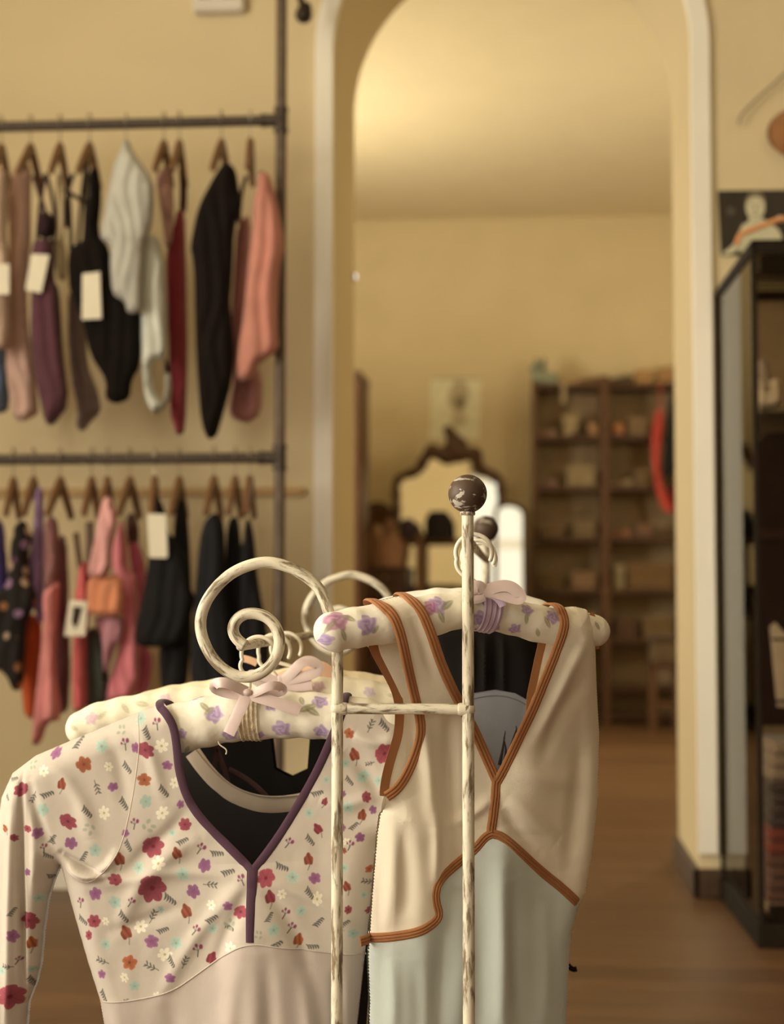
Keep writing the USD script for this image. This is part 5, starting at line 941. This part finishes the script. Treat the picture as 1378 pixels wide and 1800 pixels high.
# dressing table with three mirrors
yv0, yv1 = 11.05, 11.55; ym = 11.50
vx0, vx1 = X(642, ym), X(930, ym); vz = .78
DK = wood('dark_mahogany', (.030, .015, .009), (.060, .030, .016), (20, 20, 3)); DKC = wood('mahogany_carving', (.050, .022, .010), (.10, .045, .02), (20, 20, 3))
va = thing('dressing_table', 'dark antique dressing table with a carved three-part mirror', 'dressing table', ((vx0+vx1)/2, yv0+.25, 0))
part(va, 'table_top', bx(vx0, vx1, yv0, yv1, vz-.03, vz, .008), DK)
for x0 in (vx0+.02, vx1-.40):
    part(va, 'pedestal', bx(x0, x0+.38, yv0+.03, yv1-.02, .10, vz-.03, .006), DK)
    for k in range(3):
        z0_ = .13+k*.2; d_ = part(va, 'drawer', bx(x0+.02, x0+.36, yv0+.012, yv0+.04, z0_, z0_+.18, .006), DKC); part(d_, 'knob', ball((x0+.19, yv0+.002, z0_+.09), .014, sub=2), plain('brass', (.5, .33, .13), .35, metallic=.8))
    for lx in (x0+.01, x0+.33): part(va, 'foot', tube([(lx+.02, yv0+.08, 0), (lx+.02, yv0+.08, .05), (lx+.02, yv0+.08, .10)], [.014, .024, .02], 14), DK)
    for lx in (x0+.01, x0+.33): part(va, 'foot', tube([(lx+.02, yv1-.08, 0), (lx+.02, yv1-.08, .05), (lx+.02, yv1-.08, .10)], [.014, .024, .02], 14), DK)
ZM = (3.937, 610, 640)
mf = [(345, 1560), (345, 1250), (345, 990), (340, 850), (365, 790), (425, 762), (490, 735), (540, 655), (590, 605), (650, 625), (720, 640), (800, 622), (870, 620), (920, 730), (1000, 770), (1062, 830), (1066, 950), (1060, 1250), (1060, 1560)]
mp = at(ztoa(mf, *ZM), ym); rM = np.interp(np.arange(len(mf)), [0, 4, 7, 8, 10, 12, 13, 15, 18], [.030, .030, .040, .052, .060, .054, .044, .032, .030])
rr_ = spline(np.c_[mp, rM], 160); part(va, 'mirror_frame', tube(rr_[:, :3], rr_[:, 3]*(1+.12*np.sin(np.arange(160)*.9)), 14), DKC)
part(va, 'mirror_frame', tube(at([(698, 1036), (880, 1036)], ym), .028, 12), DKC)
part(va, 'mirror', extrude_xz(Polygon(at(ztoa(mf, *ZM), ym)[:, [0, 2]]).buffer(0), ym-.004, ym+.004), MIRROR, smooth=False)
part(va, 'mirror_backing', extrude_xz(Polygon(at(ztoa(mf, *ZM), ym)[:, [0, 2]]).buffer(.004), ym+.005, ym+.02), DK)
cr = [at1(x/3.937+610, y/3.937+640, ym-.01) for x, y in ((700, 455), (690, 500), (740, 520), (790, 560), (730, 590), (830, 600), (650, 610))]
part(va, 'crest', join(hull((cr[0], .034), (cr[2], .05)), hull((cr[2], .05), (cr[3], .045)), hull((cr[2], .05), (cr[4], .06)), hull((cr[4], .05), (cr[5], .035)), hull((cr[4], .05), (cr[6], .035))), DKC)
def side_mirror(x0p, x1p, ytop, target, nm):
    a, b = at1(x0p, 1040, ym), at1(x1p, 1040, ym); w2 = (b[0]-a[0])/2; c = (a+b)/2; z1 = at1(x0p, ytop, ym)[2]; z0_ = vz+.0
    cc = np.array([c[0], ym-.12, (z0_+z1)/2]); v_in = (EYE-cc)/np.linalg.norm(EYE-cc); v_out = (np.array(target)-cc); v_out /= np.linalg.norm(v_out); n = v_in+v_out; n[2] = 0; n /= np.linalg.norm(n); ang = math.atan2(n[0], -n[1])
    w2 = w2/max(.5, math.cos(ang)); R_ = trimesh.transformations.rotation_matrix(ang, [0, 0, 1]); R_[:3, 3] = [cc[0], cc[1], 0]
    po_ = Polygon([(-w2, z0_), (-w2, z1-.07), (-w2*.75, z1-.02), (-w2*.2, z1), (w2*.4, z1-.01), (w2*.9, z1-.05), (w2, z1-.10), (w2, z0_)])
    g = extrude_xz(po_.buffer(-.02), -.003, .003); g.apply_transform(R_); part(va, 'side_mirror', g, MIRROR, smooth=False)
    fr = extrude_xz(po_.difference(po_.buffer(-.03)), -.014, .02); fr.apply_transform(R_); part(va, 'side_mirror_frame', fr, DKC)
    bk = extrude_xz(po_.buffer(-.01), .006, .016); bk.apply_transform(R_); part(va, 'mirror_backing', bk, DK)
side_mirror(868, 926, 884, (-.6, -2.9, 1.6), 'r')
side_mirror(642, 694, 884, (-1.3, 10.2, 1.0), 'l')
# things on the table
zv = vz
def on(px): return X(px, 11.25)
cab0, cab1 = X(640, 11.2), X(716, 11.2); ch = thing('jewellery_chest', 'dark chest of small drawers on the left of the dressing table', 'chest', ((cab0+cab1)/2, 11.25, zv)); zc_ = zv+.32
part(ch, 'chest_body', bx(cab0, cab1, 11.12, 11.40, zv+.0005, zc_-.02, .005), DK); part(ch, 'chest_top', bx(cab0-.01, cab1+.01, 11.11, 11.41, zc_-.02, zc_, .006), DKC)
for k in range(3):
    d_ = part(ch, 'drawer', bx(cab0+.012, cab1-.012, 11.108, 11.125, zv+.02+k*.093, zv+.10+k*.093, .004), DKC); part(d_, 'knob', ball(((cab0+cab1)/2, 11.10, zv+.06+k*.093), .011, sub=2), _m['brass'])
bk = thing('wicker_basket', 'pinkish basket of rolled cloths on top of the small drawer chest', 'basket', (on(680), 11.25, zc_+.001)); c_ = LOC[bk]
part(bk, 'basket_body', lathe([(0, 0), (.11, 0), (.125, .10), (.13, .20), (.12, .20), (.11, .02), (0, .02)], c_, 24), gm((158, 112, 84))); part(bk, 'rim', lathe([(.118, .192), (.136, .198), (.136, .212), (.118, .21)], c_, 24), gm((176, 130, 94)))
for dx, h_, col in ((-.06, .26, (172, 128, 96)), (.02, .30, (150, 104, 80)), (.07, .24, (190, 150, 104))): part(bk, 'rolled_cloth', hull((c_+[dx, 0, .04], .032), (c_+[dx*1.1, 0, h_], .032)), gm(col))
hs = thing('hat_stand', 'black hat on a brown wooden stand on the dressing table', 'hat stand', (on(738), 11.2, zv)); c_ = LOC[hs]
part(hs, 'base', lathe([(0, 0), (.07, 0), (.07, .015), (.02, .03), (0, .03)], c_, 22), HW); part(hs, 'stem', tube([c_+[0, 0, .02], c_+[0, 0, .56]], .028, 14), HW); part(hs, 'cross_arm', tube([c_+[-.17, 0, .50], c_+[.26, 0, .50]], .014, 12, round_caps=True), HW)
part(hs, 'hat', lathe([(0, .19), (.06, .185), (.092, .13), (.096, .03), (.118, 0), (.09, .0), (0, .01)], c_+[.13, 0, .516], 24), BLACK, label='black hat'); part(hs, 'small_hat', lathe([(0, .14), (.04, .13), (.06, .08), (.064, .0), (0, .0)], c_+[-.08, 0, .516], 24), gm((62, 48, 48)))
jb = thing('jewel_box', 'dark jewel box in the middle of the dressing table', 'box', (on(752), 11.3, zv)); c_ = LOC[jb]
part(jb, 'box_body', bx(c_[0]-.02, c_[0]+.2, 11.26, 11.42, zv+.0005, zv+.16, .006), gm((52, 38, 30))); part(jb, 'lid', bx(c_[0]-.025, c_[0]+.205, 11.255, 11.425, zv+.16, zv+.20, .012), gm((66, 46, 34)))
# picture on the far wall
pp = at([(757, 662), (846, 662), (843, 772), (755, 772)], YB)[:, [0, 2]]
pc = thing('wall_picture', 'pale sketch print hung on the far wall above the dressing table', 'picture', (pp[:, 0].mean(), YB-.01, pp[:, 1].min()))
part(pc, 'paper', extrude_xz(Polygon(pp), YB-.008, YB-.001), gm((222, 204, 166)))
def flatb(nm, px, mat, d): part(pc, nm, extrude_xz(Polygon(at(smooth_ring(px), YB)[:, [0, 2]]).buffer(0), YB-d, YB-d+.0015), mat)
flatb('figure_wash', [(788, 690), (800, 668), (822, 672), (826, 696), (818, 720), (800, 724), (788, 712)], gm((182, 160, 124)), .0095); flatb('figure_head', el(808, 708, 9, 12), gm((132, 112, 88)), .011); flatb('figure_body', [(796, 724), (816, 720), (822, 740), (806, 756), (792, 744)], gm((190, 168, 132)), .0095); flatb('top_edge', [(757, 663), (846, 663), (846, 668), (757, 668)], gm((176, 154, 118)), .0095)
# wardrobe edge behind the left jamb
wx1, wy = X(635, 10.35), 10.35; wz = at1(630, 652, wy)[2]
wr = thing('wardrobe', 'dark wardrobe partly hidden behind the left side of the arch', 'wardrobe', (wx1-.45, wy+.25, 0))
part(wr, 'carcass', bx(wx1-.9, wx1, wy, wy+.5, .06, wz-.06, .006), BW); part(wr, 'cornice', bx(wx1-.92, wx1+.006, wy-.02, wy+.5, wz-.06, wz, .01), BWS); part(wr, 'plinth', bx(wx1-.9, wx1-.0, wy, wy+.5, 0, .06, .003), DK)
for k in (0, 1): d_ = part(wr, 'door', bx(wx1-.88+.435*k, wx1-.455+.435*k, wy-.018, wy-.001, .09, wz-.09, .004), BW); part(d_, 'handle', ball((wx1-.45+(.03 if k else -.03), wy-.03, 1.0), .014, sub=2), STEEL)
# lamps that light the rooms
SH = emit('lamp_globe', (1.0, .80, .48), 6.0)
for nm, (x, y, z), top in (('pendant_lamp', (1.7, 3.6, 2.95), ZC), ('pendant_lamp', (-1.5, 3.5, 2.95), ZC), ('pendant_lamp', (-1.30, 9.4, 2.85), ZC2), ('pendant_lamp', (1.75, 8.3, 2.2), ZC2)):
    g = thing(nm, 'brass pendant lamp ' + ('on the right in the front room' if x > 0 and y < 5 else 'low on the right of the back room' if x > 0 else 'on the left in the front room' if y < 5 else 'in the back room'), 'lamp', (x, y, z)); part(g, 'cord', tube([(x, y, z+.2), (x, y, top)], .006, 8), BRZ); part(g, 'cap', lathe([(0, .24), (.03, .235), (.045, .19), (0, .19)], (x, y, z), 20), BRZ)
